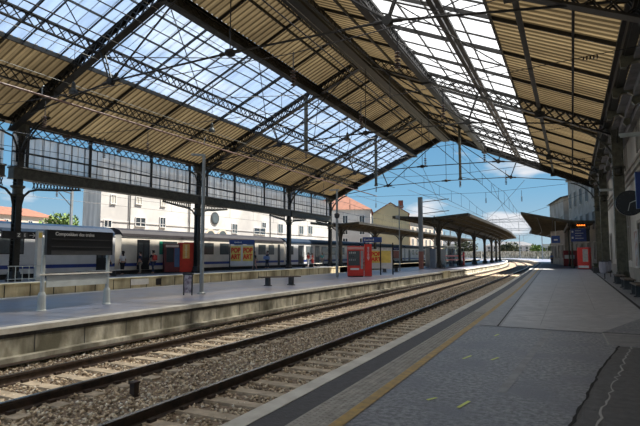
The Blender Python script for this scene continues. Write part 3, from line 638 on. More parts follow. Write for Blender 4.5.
# ------------------------------------------------------------------ station building beyond the hall
def facade(name, label, p, q, depth, z1, wm, cols, rows, z0w=1.0, wh=1.6, ww=1.0, roof='flat', rm=slate, rh=2.5, shutters=None, cat='building', base=-1.0, side=1, frame=white_p):
    """box building: front wall from p to q (xy), windows on the front; the body extends to the side given."""
    P, Q = Vector((*p, 0)), Vector((*q, 0)); L = (Q-P).length; ang = math.atan2(Q.y-P.y, Q.x-P.x)
    t = thing(name, label, cat, (P.x, P.y, 0), ang); s = side
    m = MB(); y0, y1 = sorted((0, s*depth)); m.box(0, L, y0, y1, base, z1); m.build('walls', wm, t)
    if roof == 'flat':
        m = MB(); m.box(-.25, L+.25, y0-.25, y1+.25, z1, z1+.35); m.build('cornice', wm, t)
    elif roof == 'gable':
        m = MB(); yc = (y0+y1)/2; m.add([(-.4, y0-.5, z1-.1), (L+.4, y0-.5, z1-.1), (L+.4, y1+.5, z1-.1), (-.4, y1+.5, z1-.1), (-.4, yc, z1+rh), (L+.4, yc, z1+rh)], [(0, 1, 5, 4), (2, 3, 4, 5), (0, 4, 3), (1, 2, 5), (0, 3, 2, 1)]); m.build('roof', rm, t)
    elif roof == 'hip':
        m = MB(); yc = (y0+y1)/2; h = min(depth/2, L/2)*.9; m.add([(-.4, y0-.5, z1-.05), (L+.4, y0-.5, z1-.05), (L+.4, y1+.5, z1-.05), (-.4, y1+.5, z1-.05), (h, yc, z1+rh), (L-h, yc, z1+rh)], [(0, 1, 5, 4), (2, 3, 4, 5), (0, 4, 3), (1, 2, 5), (0, 3, 2, 1)]); m.build('roof', rm, t)
    for r in range(rows):
        zz = z0w+r*((z1-z0w-.5)/rows)
        for c in range(cols):
            x = L*(c+.5)/cols; m = MB(); f = -s
            ya, yb = sorted((0, f*.10)); fr = MB()
            fr.box(x-ww/2-.12, x-ww/2, ya, yb, zz-.12, zz+wh+.12); fr.box(x+ww/2, x+ww/2+.12, ya, yb, zz-.12, zz+wh+.12); fr.box(x-ww/2, x+ww/2, ya, yb, zz+wh, zz+wh+.12); fr.box(x-ww/2, x+ww/2, ya, yb, zz-.12, zz); fr.box(x-.04, x+.04, ya, yb, zz, zz+wh)
            w = fr.build('window', frame, t); ya, yb = sorted((-f*.0, f*.04)); m.box(x-ww/2, x+ww/2, ya, yb, zz, zz+wh); m.build('pane', glass_d, w)
            if shutters:
                m = MB(); ya, yb = sorted((0, f*.12)); m.box(x-ww-.1, x-ww/2-.14, ya, yb, zz, zz+wh); m.box(x+ww/2+.14, x+ww+.1, ya, yb, zz, zz+wh); m.build('shutters', shutters, w)
    return t
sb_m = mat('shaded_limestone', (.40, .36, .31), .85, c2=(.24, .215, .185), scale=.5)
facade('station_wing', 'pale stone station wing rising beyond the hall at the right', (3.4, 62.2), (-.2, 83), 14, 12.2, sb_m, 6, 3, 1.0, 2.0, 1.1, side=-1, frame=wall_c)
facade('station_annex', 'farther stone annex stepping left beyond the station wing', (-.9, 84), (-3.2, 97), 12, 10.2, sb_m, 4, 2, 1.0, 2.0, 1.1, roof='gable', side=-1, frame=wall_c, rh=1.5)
# ------------------------------------------------------------------ white building behind the train
t = thing('apartment_block', 'long white rendered building standing behind the train', 'building', (-48, 38.7, 0))
PG = [(0, 2.2), (0, 64), (-22, 64), (-22, 17.5)]
m = MB(); m.prism(PG, (0, 0, -1), (1, 0, 0), (0, 1, 0), (0, 0, 13.3)); m.build('walls', white_w, t)
m = MB(); m.prism([(.2, 2.0), (.2, 64.2), (-22, 64.2), (-22.2, 17.3)], (0, 0, 12.3), (1, 0, 0), (0, 1, 0), (0, 0, .25)); m.build('cornice', white_w2, t)
def win_at(x0, x1, y0, y1, shut=False, glass=glass_d):
    ya, zt = on_x(x0, y0, -48); yb, _ = on_x(x1, y0, -48); _, zb = on_x((x0+x1)/2, y1, -48); ya -= 38.7; yb -= 38.7
    fr = MB(); mat_ = white_p
    for k in (ya-.07, (ya+yb)/2-.03, yb): fr.box(0, .10, k, k+.07, zb, zt)
    fr.box(0, .10, ya-.07, yb+.07, zt, zt+.08); fr.box(0, .14, ya-.1, yb+.1, zb-.08, zb)
    w = fr.build('window', mat_, t); m = MB(); m.box(0, .05, ya, yb, zb, zt); m.build('pane', glass, w)
pale_sh = mat('pale_shutter', (.50, .48, .42), .7)
for a in ((111, 115.6, 195, 203.5), (136, 141.5, 197, 204), (161, 165, 199, 206)): win_at(*a, glass=pale_sh)
for a in ((104, 111, 220, 227), (135.5, 145, 217.5, 226), (160, 165, 217.5, 227), (254, 265, 228, 234), (262, 265.5, 222.5, 227.6)): win_at(*a)
for a in ((278, 282.5, 224, 233), (232, 237, 224, 233), (299, 303, 226, 234), (308, 312, 226, 234)): win_at(*a, glass=glass_g)
yc, zc = on_x(214.7, 218.4, -48); m = MB(); m.tube([(0, yc-38.7, zc), (.12, yc-38.7, zc)], .95, 20); w = m.build('round_window', dgrey, t)
m = MB(); m.tube([(.12, yc-38.7, zc), (.16, yc-38.7, zc)], .72, 20); m.build('pane', glass_g, w)
for px in (210, 222):
    yc, zc = on_x(px, 233.5, -48); m = MB(); m.prism([(1.3*math.cos(a*PI/10), 1.3*math.sin(a*PI/10)) for a in range(11)], (0, yc-38.7, zc-.6), (0, 1, 0), (0, 0, 1), (.15, 0, 0)); w = m.build('fanlight', cream_w, t)
    m = MB(); m.prism([(1.0*math.cos(a*PI/10), 1.0*math.sin(a*PI/10)) for a in range(11)], (.15, yc-38.7, zc-.6), (0, 1, 0), (0, 0, 1), (.04, 0, 0)); m.build('pane', glass_g, w)
for px in (129, 189, 270):
    yc, _ = on_x(px, 220, -48); m = MB(); m.tube([(.12, yc-38.7, -1), (.12, yc-38.7, 12.3)], .07, 6); m.build('downpipe', dgrey, t)
m = MB(); m.box(.05, .1, 2.2, 64, 5.45, 5.52); m.box(.05, .1, 2.2, 64, 9.0, 9.07); m.build('string_course', white_w2, t)
# ------------------------------------------------------------------ houses beyond
facade('corner_house', 'pale house with a pinkish tiled roof just past the hall end', (-57, 107), (-42, 112), 16, 12.2, white_w, 4, 4, 1.0, 1.7, 1.1, roof='hip', rm=rtile, rh=4.6, side=1, frame=white_p, shutters=None)
t = thing('gabled_house', 'beige house with a blank gable wall facing the tracks', 'building', (-43.6, 118, 0), .30)
m = MB(); m.prism([(0, -1), (8.6, -1), (8.6, 11.6), (4.3, 14.2), (0, 11.6)], (0, 0, 0), (1, 0, 0), (0, 0, 1), (0, 11, 0)); m.build('walls', beige_w, t)
m = MB(); m.beam((-.3, 5.5, 11.5), (4.3, 5.5, 14.3), 11.6, .15, (0, 0, 1)); m.beam((4.3, 5.5, 14.3), (8.9, 5.5, 11.5), 11.6, .15, (0, 0, 1)); m.build('roof', rtile, t)
m = MB(); m.cbox((6.8, 4, 14.2), (1.2, .8, 2.0)); m.build('chimney', rtile, t)
facade('mansard_building', 'cream apartment building with grey mansard roof and dormers', (-38.0, 131), (-36.5, 162), 9, 10.6, cream_w, 8, 3, 1.0, 1.8, 1.0, roof='hip', rm=slate, rh=3.0, side=1)
facade('shop_row', 'low cream building glimpsed under the far canopy', (-58, 132), (-58, 190), 8, 6.5, cream_w, 14, 2, .8, 1.6, 1.4, side=1)
facade('tiled_house', 'orange-roofed house behind the train at far left', (-133, 75), (-135, 100), 12, 12.2, cream_w, 7, 4, 1, 1.8, 1.2, roof='hip', rm=rtile, rh=2.6, side=1)
facade('tiled_annex', 'lower orange-roofed house in front at far left', (-118, 58), (-120, 78), 10, 8.3, cream_w, 5, 2, 1, 1.8, 1.2, roof='gable', rm=rtile, rh=1.8, side=1)
facade('distant_house', 'distant pale house at the end of the curving tracks', (-45, 310), (-18, 316), 14, 7, white_w2, 8, 3, 1, 1.6, 1.3, roof='hip', rm=slate, rh=2.4, side=1)
facade('distant_block', 'distant low white block beyond the curve', (-14, 300), (10, 300), 12, 7, white_w, 9, 2, 1, 1.6, 1.3, side=1)
facade('distant_shed', 'distant grey shed left of the curving tracks', (-92, 300), (-52, 304), 12, 8, white_w2, 9, 2, 1, 1.6, 1.3, roof='gable', rm=slate, rh=2, side=1)
mb = MB()
for i in range(24): x = -150+i*9; mb.box(x, x+8.7, 276, 276.4, -1, 3.4)
st(mb.build('retaining_wall', conc))
# trees
def tree(label, loc, r, h, m, n=900, name='tree', leaf=.28):
    t = thing(name, label, 'tree', loc); k = MB(); k.tube([(0, 0, -1), (.1, 0, h*.4), (0, .1, h*.75)], [.25, .18, .08], 7); k.tube([(0, 0, h*.4), (r*.5, 0, h*.7)], .08, 5); k.tube([(0, 0, h*.4), (-r*.5, .2, h*.72)], .08, 5); k.build('trunk', bark, t)
    k = MB(); cs = [(random.uniform(-.5, .5)*r, random.uniform(-.5, .5)*r, h*.68+random.uniform(-.28, .3)*h*.6, random.uniform(.35, .6)*r) for _ in range(9)]
    for i in range(n):
        c = random.choice(cs); d = Vector((random.gauss(0, 1), random.gauss(0, 1), random.gauss(0, .8))).normalized()*c[3]*random.uniform(.75, 1.05)
        p = Vector(c[:3])+d; a = Vector((random.gauss(0, 1), random.gauss(0, 1), random.gauss(0, 1))).normalized()*leaf; b = a.cross(Vector((random.random(), random.random(), 1))).normalized()*leaf*.7
        k.quad(p-a, p-b, p+a, p+b)
    k.build('crown', m, t); return t
tree('bright green tree left of the white building behind the train', (-98, 73, 0), 4.6, 11.2, green_l, 1800, leaf=.4)
for i, (x, y, r, h, m) in enumerate(((-30, 286, 6, 6.5, green_d), (-17, 288, 5, 5.5, green_l), (-8, 284, 5, 6.5, green_d), (-52, 284, 7, 7.5, green_d), (-70, 284, 7, 7, green_l), (3, 286, 5, 6, green_d))):
    tree(['round dark tree in the distance beyond the curve', 'small bright tree in the distance beyond the curve', 'dark tree in front of the distant white block', 'large dark tree far left of the curve', 'bright broad tree farthest left beyond the curve', 'dark tree at the right end of the distant row'][i], (x, y, 0), r, h, m, 500, leaf=.8)
# ------------------------------------------------------------------ train
def carriage(label, ya, yb, body, roofm, doors=(), stripe=True, wins=None, round_end=False):
    t = thing('railway_carriage', label, 'train carriage', (-31.5, ya, 0)); L = yb-ya; D = -2.85
    m = MB(); prof = [(0, .30), (0, 2.95), (-.12, 3.1), (D+.12, 3.1), (D, 2.95), (D, .30)]
    m.prism(prof, (0, 0, 0), (1, 0, 0), (0, 0, 1), (0, L, 0)); m.build('body', body, t)
    m = MB(); prof = [(.03, 2.98), (-.03, 3.2), (-.35, 3.48), (-1.0, 3.66), (D+1, 3.66), (D+.35, 3.48), (D+.03, 3.2), (D-.03, 2.98)]
    m.prism(prof, (0, .05, 0), (1, 0, 0), (0, 0, 1), (0, L-.1, 0)); m.build('roof', roofm, t)
    if stripe: m = MB(); m.box(-.01, .015, 0, L, .62, .86); m.build('stripe', tr_blue, t)
    m = MB(); m.box(-2.4, -.25, .3, L-.3, -.1, .3); 
    for c in (2.8, L-2.8):
        for e in (-1.1, 1.1):
            m.tube([(-.55, c+e, -.12), (-.35, c+e, -.12)], .42, 14); m.tube([(-2.3, c+e, -.12), (-2.1, c+e, -.12)], .42, 14)
        m.box(-.45, -.2, c-1.7, c+1.7, -.15, .15)
    m.build('underframe', tr_under, t)
    for (y, w) in doors:
        m = MB(); m.box(-.005, .02, y-w/2, y+w/2, .32, 2.75); d = m.build('door', blk, t)
        m = MB(); m.box(.02, .03, y-w/2+.12, y-.08, 1.3, 2.5); m.box(.02, .03, y+.08, y+w/2-.12, 1.3, 2.5); m.build('door_pane', glass_g, d)
        m = MB(); m.tube([(.05, y+w/2+.08, .8), (.05, y+w/2+.08, 1.9)], .02, 5); m.build('handrail', steel, d)
    for (y, w) in wins or []:
        m = MB(); m.box(-.005, .02, y-w/2, y+w/2, 1.55, 2.66); d = m.build('window', blk, t)
        m = MB(); m.box(.02, .027, y-w/2+.07, y+w/2-.07, 1.62, 2.59); m.build('pane', glass_g, d)
    m = MB(); m.box(.0, .02, 0, L, 2.86, 2.93); m.build('gutter_strip', dgrey, t)
    return t
carriage('white carriage with blue roof at the left, behind the departure board', 3.5, 28.3, tr_body, tr_roofb, doors=((27.1-3.5, 1.0), (5, 1.0)), wins=[(16.4, 2.2), (19.6, 1.6), (21.8, 1.5), (8, 2.0), (11, 2)])
carriage('long cream carriage with brown roof behind the vending machine', 28.9, 54.0, tr_cream, tr_roofd, doors=((2.3, 1.35), (23.9, .5)), wins=[(4.9+.4, 1.9), (8.0, 1.6), (10.7, 1.5), (13.2, 1.5), (15.6, 1.5), (17.9, 1.5), (20.2, 1.5), (22.2, 1.2)])
carriage('blue-roofed carriage right of the cream one, with open doors', 54.5, 79, tr_body, tr_roofb, doors=((3.9, 1.5), (8.6, 1.3), (20, 1.4)), wins=[(1.4, .9), (6.2, 1.8), (11, 2), (14, 2), (17, 2)])
carriage('blue-roofed carriage seen beneath the far canopy', 79.6, 104, tr_body, tr_roofb, doors=((3, 1.4), (20, 1.4)), wins=[(6, 2), (9, 2), (12, 2), (15, 2), (17.6, 1.6)])
carriage('last carriage of the train, far off under the canopy', 104.6, 128, tr_body, tr_roofb, doors=((3, 1.4), (20, 1.4)), wins=[(6, 2), (9, 2), (12, 2), (15, 2)])
m = MB(); m.box(-31.49, -31.46, 33.0, 33.35, 1.55, 2.66); m.build('green_light_panel', mat('green_panel', (.02, .38, .22), .4)); o = bpy.data.objects['green_light_panel']; o.parent = [x for x in bpy.data.objects if x.get('label', '').startswith('long cream')][0]; o.location = (31.5, -28.9, 0); o.name = 'destination_panel'
# ------------------------------------------------------------------ canopies beyond the hall
def canopy(label, fy, ya, yb, xl, xr, zl, zc, zr_, ncol, name='platform_canopy', step=13.0, post_x=None, thick=.45, c0=None):
    """fy(y): centre line x; offsets xl<0<xr"""
    t = thing(name, label, 'canopy', (0, ya, 0)); ys = np.linspace(ya, yb, 24)
    m = MB(); vs = []
    for y in ys:
        c = fy(y); vs += [(c+xl, y-ya, zl), (c, y-ya, zc), (c+xr, y-ya, zr_), (c+xl, y-ya, zl-.10), (c, y-ya, zc-.10), (c+xr, y-ya, zr_-.10)]
    fs = []
    for i in range(len(ys)-1):
        a, b = 6*i, 6*i+6; fs += [(a, a+1, b+1, b), (a+1, a+2, b+2, b+1), (a+4, a+3, b+3, b+4), (a+5, a+4, b+4, b+5), (a+3, a, b, b+3), (a+2, a+5, b+5, b+2)]
    fs += [(0, 3, 4, 1), (1, 4, 5, 2)]; e = 6*(len(ys)-1); fs += [(e, e+1, e+4, e+3), (e+1, e+2, e+5, e+4)]
    m.add(vs, fs); m.m = [0]*len(fs)
    m.build('roof_deck', canopy_top, t)
    m = MB()
    for (k, z) in ((xl, zl), (xr, zr_)):
        for i in range(len(ys)-1): m.beam((fy(ys[i])+k, ys[i]-ya, z-.12), (fy(ys[i+1])+k, ys[i+1]-ya, z-.12), .10, thick*.7)
    m.beam((fy(ya)+xl, .05, zl-.1), (fy(ya), .05, zc-.1), .08, .28); m.beam((fy(ya), .05, zc-.1), (fy(ya)+xr, .05, zr_-.1), .08, .28)
    m.build('edge_beam', canopy_m, t)
    m = MB()
    for f in (.33, .66):
        for (k, z) in ((xl, zl), (xr, zr_)):
            for i in range(len(ys)-1): m.beam((fy(ys[i])+k*f, ys[i]-ya, zc+(z-zc)*f-.2), (fy(ys[i+1])+k*f, ys[i+1]-ya, zc+(z-zc)*f-.2), .07, .2)
    for i in range(len(ys)-1): m.beam((fy(ys[i]), ys[i]-ya, zc-.4), (fy(ys[i+1]), ys[i+1]-ya, zc-.4), .2, .5)
    m.build('purlins', canopy_m, t)
    m = MB(); y = ya+1
    while y < yb: 
        c = fy(y); m.beam((c+xl, y-ya, zl-.22), (c, y-ya, zc-.22), .06, .14); m.beam((c, y-ya, zc-.22), (c+xr, y-ya, zr_-.22), .06, .14); y += 1.9
    m.build('ribs', board_m, t)
    for i in range(ncol):
        y = (c0 or ya+2)+i*step; px = post_x(y) if post_x else fy(y)
        if y > yb: break
        m = MB(); m.box(px-.19, px+.19, y-ya-.19, y-ya+.19, 0, zc-.3); m.lathe((px, y-ya, 0), [(.45, 0), (.45, .3), (.3, .5), (.24, .9)], 8)
        for s in (-1, 1):
            pr = None
            for k in range(9):
                a = PI/2*k/8; dx = s*(.15+1.6*(1-math.cos(a))); zz = zc-2.0+1.65*math.sin(a)
                if pr: m.beam(pr, (px+dx, y-ya, zz), .14, .14, (0, 1, 0)); m.beam((pr[0], pr[1], pr[2]), (px+dx*.6, y-ya, zc-.35), .05, .05)
                pr = (px+dx, y-ya, zz)
            pr = None
            for k in range(9):
                a = PI/2*k/8; dy = s*(.15+1.6*(1-math.cos(a))); zz = zc-2.0+1.65*math.sin(a)
                if pr: m.beam(pr, (px, y-ya+dy, zz), .14, .14, (1, 0, 0))
                pr = (px, y-ya+dy, zz)
        m.build('column', canopy_m, t)
    return t
fI = smooth_interp([-30, 58, 85, 105, 140, 400], [-14.05, -14.05, -14.2, -14.6, -16.6, -40])
canopy('long dark canopy over the island platform beyond the hall', fI, 57.5, 143, -4.7, 3.9, 6.05, 5.75, 6.1, 9, step=12.7, c0=60.3)
canopy('dark canopy over the far platform beside the train', cst(-28.2), 62.5, 150, -4.0, 3.1, 6.0, 5.65, 5.85, 7, step=13.6, c0=63.6)
def fR(y): return eN(y)+4.1
canopy('canopy over the station-side platform beyond the hall, tilted up to the left', fR, 64.5, 124, -5.0, 2.6, 6.55, 5.4, 5.3, 0)
for i in range(6):
    y = 66+i*10; t = thing('canopy_post', '', 'post', (eN(y)+4.4, y, 0)); m = MB(); m.tube([(0, 0, 0), (0, 0, 5.2)], .10, 8); m.build('shaft', iron_green, t); m = MB(); m.lathe((0, 0, 0), [(.22, 0), (.22, .2), (.12, .3)], 8); m.build('base', iron_green, t)
    t['label'] = 'slim iron post under the station-side canopy, %s from the hall' % ORD[i]; t['group'] = 'slim posts under the station-side canopy'
# ------------------------------------------------------------------ lamp posts and masts
t = thing('lamp_post', 'tall grey lamp post in front of the red vending machine, arm on top', 'lamp post', (-12.88, 15.8, 0))
m = MB(); m.tube([(0, 0, 0), (0, 0, 5.42)], [.085, .065], 10); m.build('pole', steel, t); m = MB(); m.lathe((0, 0, 0), [(.16, 0), (.16, .04), (.1, .08)], 10); m.build('base_plate', steel, t)
m = MB(); m.beam((.05, 0, 5.42), (-.42, -.25, 5.44), .14, .07); m.build('lamp_head', steel, t)
t = thing('lamp_post', 'slim grey lamp post just left of the red photo booth', 'lamp post', (-14.45, 32.0, 0))
m = MB(); m.tube([(0, 0, 0), (0, 0, 6.0)], [.10, .07], 10); m.build('pole', steel, t); m = MB(); m.lathe((0, 0, 4.0), [(.07, 0), (.17, .1), (.2, .3), (.07, .4)], 10); m.build('clamp_ring', dgrey, t); m = MB(); m.cbox((-.2, 0, 6), (.7, .18, .08)); m.build('lamp_head', steel, t)
t = thing('lamp_post', 'slender post with two cross arms beside the island bench', 'lamp post', (-14.57, 46.6, 0))
m = MB(); m.tube([(0, 0, 0), (0, 0, 6.4)], [.07, .05], 8); m.build('pole', steel, t); m = MB(); m.cbox((0, 0, 6.1), (.9, .2, .10)); m.build('crossarm', steel, t); m = MB(); m.cbox((-.15, 0, 5.1), (.4, .12, .3)); m.build('small_sign', steel, t)
t = thing('catenary_mast', 'thick grey mast with a reddish foot on the island platform', 'mast', (-15.1, 56.2, 0))
m = MB(); m.box(-.20, .20, -.05, .05, 0, 8.0); m.box(-.22, -.17, -.2, .2, 0, 8.0); m.box(.17, .22, -.2, .2, 0, 8.0); m.build('pole', steel, t)
m = MB(); m.box(-.23, .23, -.22, .22, 0, 1.9); m.build('painted_foot', mat('faded_red_paint', (.30, .12, .09), .7), t)
for z in (6.1, 7.4): m = MB(); m.tube([(0, 0, z), (3.2, 0, z+.25)], .05, 6); m.tube([(0, 0, z+.9), (2.6, 0, z+.22)], .02, 5); m.build('arm', steel, t)
y_, _ = on_x(71, 220, -38); t = thing('catenary_mast', 'grey mast behind the train in front of the orange-roofed house', 'mast', (-38, y_, 0))
m = MB(); m.box(-.09, .09, -.09, .09, -1, 7.2); m.build('pole', steel, t); m = MB(); m.tube([(0, 0, 6.7), (1.6, -2.6, 6.7)], .045, 6); m.tube([(0, 0, 5.6), (1.3, -2.2, 6.5)], .035, 6); m.build('arm', dgrey, t)
m = MB(); [m.lathe((1.6, -2.6, 6.1+.12*k), [(.04, 0), (.11, .03), (.04, .09)], 8) for k in range(4)]; m.build('insulator', insul, t)
# ------------------------------------------------------------------ departures board, benches, booths, machines
t = thing('train_composition_board', 'black train composition board on two pale steel legs', 'information board', (-12.87, 9.15, 0)); L = 2.15
for y in (0, L):
    m = MB(); m.tube([(0, y, 0), (0, y, 1.98 if y == 0 else 1.5)], .055, 12); m.lathe((0, y, 0), [(.13, 0), (.13, .02), (.105, .04), (.10, .42), (.07, .50)], 14); m.build('leg', pale_st, t)
m = MB(); m.box(.02, .14, -.02, L+.04, 1.50, 2.19); m.build('housing', blk, t)
for z in (1.60, 1.72, 1.93): m = MB(); m.box(.14, .16, .12, L-.02, z, z+.025); m.build('divider_strip', dgrey, t)
m = MB(); m.box(.14, .15, .12, L-.02, 1.50, 1.60); m.build('lower_display', dgrey, t)
text('Composition des trains', .135, white_p, t, (.146, .22, 2.04), (PI/2, 0, PI/2))
m = MB(); m.box(-.07, .09, -.15, L+.10, .95, .99); m.build('ledge', kerb_m, t)
m = MB(); m.box(.0, .03, .1, L-.05, .62, .93); m.build('apron_panel', pale_st, t)
t = thing('ticket_post', 'pale grey ticket post against the arrow-sign column', 'ticket machine', (-27.9, 19.5, 0)); m = MB(); m.box(-.17, .17, -.2, .2, 0, .1); m.box(-.12, .12, -.15, .15, .1, 2.9); m.build('body', white_p, t); m = MB(); m.box(.12, .14, -.1, .1, 2.5, 2.8); m.build('panel', yel_s, t)
t = thing('direction_sign', 'black hanging sign with white platform letter boxes and an arrow', 'sign', (-28.2, 18.6, 0))
m = MB(); m.box(0, .12, -1.15, .95, 2.42, 2.84); m.build('plate', blk, t)
m = MB(); m.box(.12, .13, -.35, -.05, 2.48, 2.78); m.box(.12, .13, .02, .32, 2.48, 2.78); m.build('letter_box', dgrey, t)
text('Z', .26, white_p, t, (.135, -.30, 2.54), (PI/2, 0, PI/2)); text('E', .26, white_p, t, (.135, .08, 2.54), (PI/2, 0, PI/2))
m = MB(); m.box(.12, .13, .42, .72, 2.61, 2.65); m.prism([(0, 0), (.05, 0), (.19, .14), (.05, .28), (0, .28), (.13, .14)], (.12, .60, 2.49), (0, 1, 0), (0, 0, 1), (.01, 0, 0)); m.build('arrow', white_p, t)
def railing(x, y, label):
    t = thing('guard_rail', label, 'railing', (x, y, 0)); m = MB(); m.box(-.02, .02, 0, 2.1, .85, .90); m.build('top_rail', pale_st, t); m = MB(); m.box(-.02, .02, 0, 2.1, .15, .19); m.build('bottom_rail', pale_st, t)
    for k in range(6): m = MB(); m.tube([(0, .05+k*.4, 0), (0, .05+k*.4, .88)], .025, 6); m.build('post', pale_st, t)
railing(-27.7, 17.6, 'grey guard rail at the foot of the arrow-sign column')
def bench(label, loc, rz=0, L=2.0, backless=True, m1=wood, name='bench', H=.45):
    t = thing(name, label, 'bench', loc, rz); n = 3
    for k in range(n): m = MB(); m.box(-L/2, L/2, -.22+k*.155, -.09+k*.155, H-.05, H); m.build('slat', m1, t)
    for s in (-1, 1): m = MB(); m.box(s*L*.30-.05, s*L*.30+.05, -.18, .20, 0, H-.05); m.box(s*L*.30-.09, s*L*.30+.09, -.24, .26, 0, .04); m.build('leg', dgrey, t)
    return t
b0 = bench('dark backless bench on the island platform, alone left of centre', (-13.0, 21.9, 0), 1.05, 2.2)
dup(b0, (-14.5, 43.6, 0), 1.0, 'dark backless bench on the island platform right of the poster panel')
bl = bench('pale bench on the far platform behind the composition board', (-29.3, 25.2, 0), PI/2, 3.6, m1=kerb_m)
dup(bl, (-29.3, 58.0, 0), PI/2, 'pale bench on the far platform left of the last column')
dup(bl, (-28.9, 55.4, 0), PI/2, 'pale bench on the far platform near the people in red')
for i, y in enumerate((22.3, 26.8, 31.3)):
    dup(b0, (2.2, y, 0), PI/2, ['dark bench by the right wall, nearest of the wall benches', 'dark bench by the right wall, middle of the wall benches', 'dark bench by the right wall, farthest of the wall benches'][i])
dup(b0, (1.9, 56, 0), PI/2, 'small dark bench next to the red vending machine under the right canopy')
# red photo booth
def vending(name, label, loc, rz, w, d, h, cat, fm=red, dark=False):
    t = thing(name, label, cat, loc, rz)
    m = MB(); m.box(-w/2, w/2, 0, d, .06, h); o = m.build('cabinet', fm, t)
    bv = o.modifiers.new('b', 'BEVEL'); bv.width = .03; bv.segments = 2
    m = MB(); m.box(-w/2+.04, w/2-.04, .05, d-.05, 0, .06); m.build('plinth', blk, t)
    return t
t = vending('vending_machine', 'red glass-fronted vending machine on the island platform beside the blue sign', (-13.38, 32.7, 0), .42, 1.12, .9, 2.12, 'vending machine')
m = MB(); m.box(-.50, .30, -.02, .0, .78, 1.78); g_ = m.build('display_window', glass_g, t); 
for k in range(4):
    m = MB(); m.box(-.46, .26, -.03, -.02, .85+.24*k, .865+.24*k); m.build('shelf', dgrey, g_)
    m = MB(); [m.box(-.42+.12*j, -.36+.12*j, -.03, -.02, .87+.24*k, .98+.24*k+.02*(j % 2)) for j in range(3+k % 2)]; m.build('snack_row', [dgrey, steel, tr_roofb, pale_st][k], g_)
m = MB(); m.box(.36, .52, -.02, 0, .55, 1.8); m.build('keypad_column', steel, t)
m = MB(); m.box(-.36, .24, -.03, 0, .48, .60); m.build('tray_label', white_p, t)
m = MB(); m.box(-.55, .55, -.02, 0, 1.88, 2.05); m.build('header_panel', mat('header_red_white', (.75, .40, .36), .5), t)
def squiggle(parent, x, y, z0, z1, m, s=.10, axis='x'):
    k = MB(); z = z0; i = 0
    while z < z1:
        a = s*(.4+.6*random.random())
        if axis == 'x': k.box(x-a, x+a*.7, y-.012, y, z, z+.05)
        else: k.box(y, y+.012, x-a, x+a*.7, z, z+.05)
        z += .085; i += 1
    return k.build('vertical_lettering', m, parent)
t2 = thing('advert_pillar', 'tall red advertising cabinet with white vertical lettering, right of the vending machine', 'cabinet', (-12.62, 33.15, 0), .42)
m = MB(); m.box(-.25, .25, 0, .7, .05, 2.25); m.build('cabinet', red, t2); m = MB(); m.box(-.22, .22, .03, .67, 0, .05); m.build('plinth', steel, t2); squiggle(t2, .02, 0, 1.15, 2.0, white_p)
def posters(label, loc, rz, w, h, n, head=True, pm=yel_s, z0=.45, word=True):
    t = thing('poster_stand', label, 'poster stand', loc, rz)
    for x in (-w/2, w/2): m = MB(); m.box(x-.05, x+.05, -.05, .05, 0, h); m.build('post', blk, t)
    m = MB(); m.box(-w/2, w/2, -.04, .04, z0, h-.5); m.build('panel', white_p, t)
    if head:
        m = MB(); m.box(-w/2-.05, w/2+.05, -.08, .08, h-.45, h); m.build('header_sign', blue_s, t)
        m = MB(); [m.box(-w*.3+.11*i, -w*.3+.11*i+.07, -.09, -.08, h-.3, h-.2+.04*(i % 3 == 0)) for i in range(7)]; m.build('lettering', white_p, t)
    pw = w/n
    for i in range(n):
        cx = -w/2+pw*(i+.5); m = MB(); m.box(cx-pw*.42, cx+pw*.42, -.055, -.04, z0+.45, h-.62); p = m.build('poster', pm, t)
        if word:
            hh = (h-.62-z0-.45)*.46; a_ = text('POP', hh*.95, red_b, p, (cx-pw*.39, -.060, h-.62-hh*.92), (PI/2, 0, 0), depth=.01, bold=.045); b_ = text('ART', hh*.95, red_b, p, (cx-pw*.38, -.060, h-.62-hh*1.85), (PI/2, 0, 0), depth=.01, bold=.045)
            for q_ in (a_, b_): q_.scale = (min(1, pw*.78/max(q_.dimensions.x, .01)), 1, 1) if q_.dimensions.x > 0 else (.6, 1, 1)
    return t
t = posters('stand with two yellow POP ART posters under a blue header, far platform', (-29.5, 42.3, 0), .30, 2.5, 3.0, 2)
t = posters('yellow and red poster stand right behind the red advertising cabinet', (-13.3, 37.6, 0), .45, 1.9, 2.45, 1, head=False)
t = thing('station_sign', 'blue station name sign above the red advertising cabinet', 'sign', (-13.55, 36.5, 0), .25); m = MB(); m.box(-.72, .72, -.06, .06, 2.45, 2.85); m.build('plate', blue_s, t)
for x in (-.6, .6): m = MB(); m.tube([(x, .1, 0), (x, .1, 2.8)], .05, 8); m.build('post', blk, t)
m = MB(); [m.box(-.6+.11*i, -.54+.11*i, -.07, -.06, 2.58, 2.58+.10+.05*(i % 3 == 0)) for i in range(7)]; m.build('lettering', white_p, t)
# vending pair on the far platform
t = vending('vending_machine', 'dark vending machine with a lit glass front, left of the red one', (-30.2, 33.2, 0), .95, 1.25, .85, 2.45, 'vending machine', fm=mat('maroon_plastic', (.14, .02, .025), .4))
m = MB(); m.box(-.5, .1, -.02, 0, .9, 2.1); m.build('display_window', glass_d, t); m = MB(); m.box(.16, .58, -.02, 0, .5, 2.1); m.build('side_panel', mat('machine_blue', (.06, .12, .25), .4), t); m = MB(); m.box(-.58, .5, -.03, 0, 2.16, 2.36); m.build('header_panel', mat('header_pale', (.75, .62, .55), .5), t)
t = vending('vending_machine', 'bright red vending machine with orange lettering on the far platform', (-29.6, 34.15, 0), .72, 1.35, .85, 2.55, 'vending machine', fm=mat('bright_red_plastic', (.72, .035, .012), .35))
m = MB(); m.box(-.25, .32, -.02, 0, 1.2, 2.45); s_ = m.build('sticker', orange_s, t); squiggle(s_, .04, -.02, 1.28, 2.35, mat('cream_letters', (.9, .75, .45), .5), .16)
t = thing('information_stand', 'small black framed poster stand beside the tall lamp post', 'poster stand', (-12.95, 15.1, 0), .2)
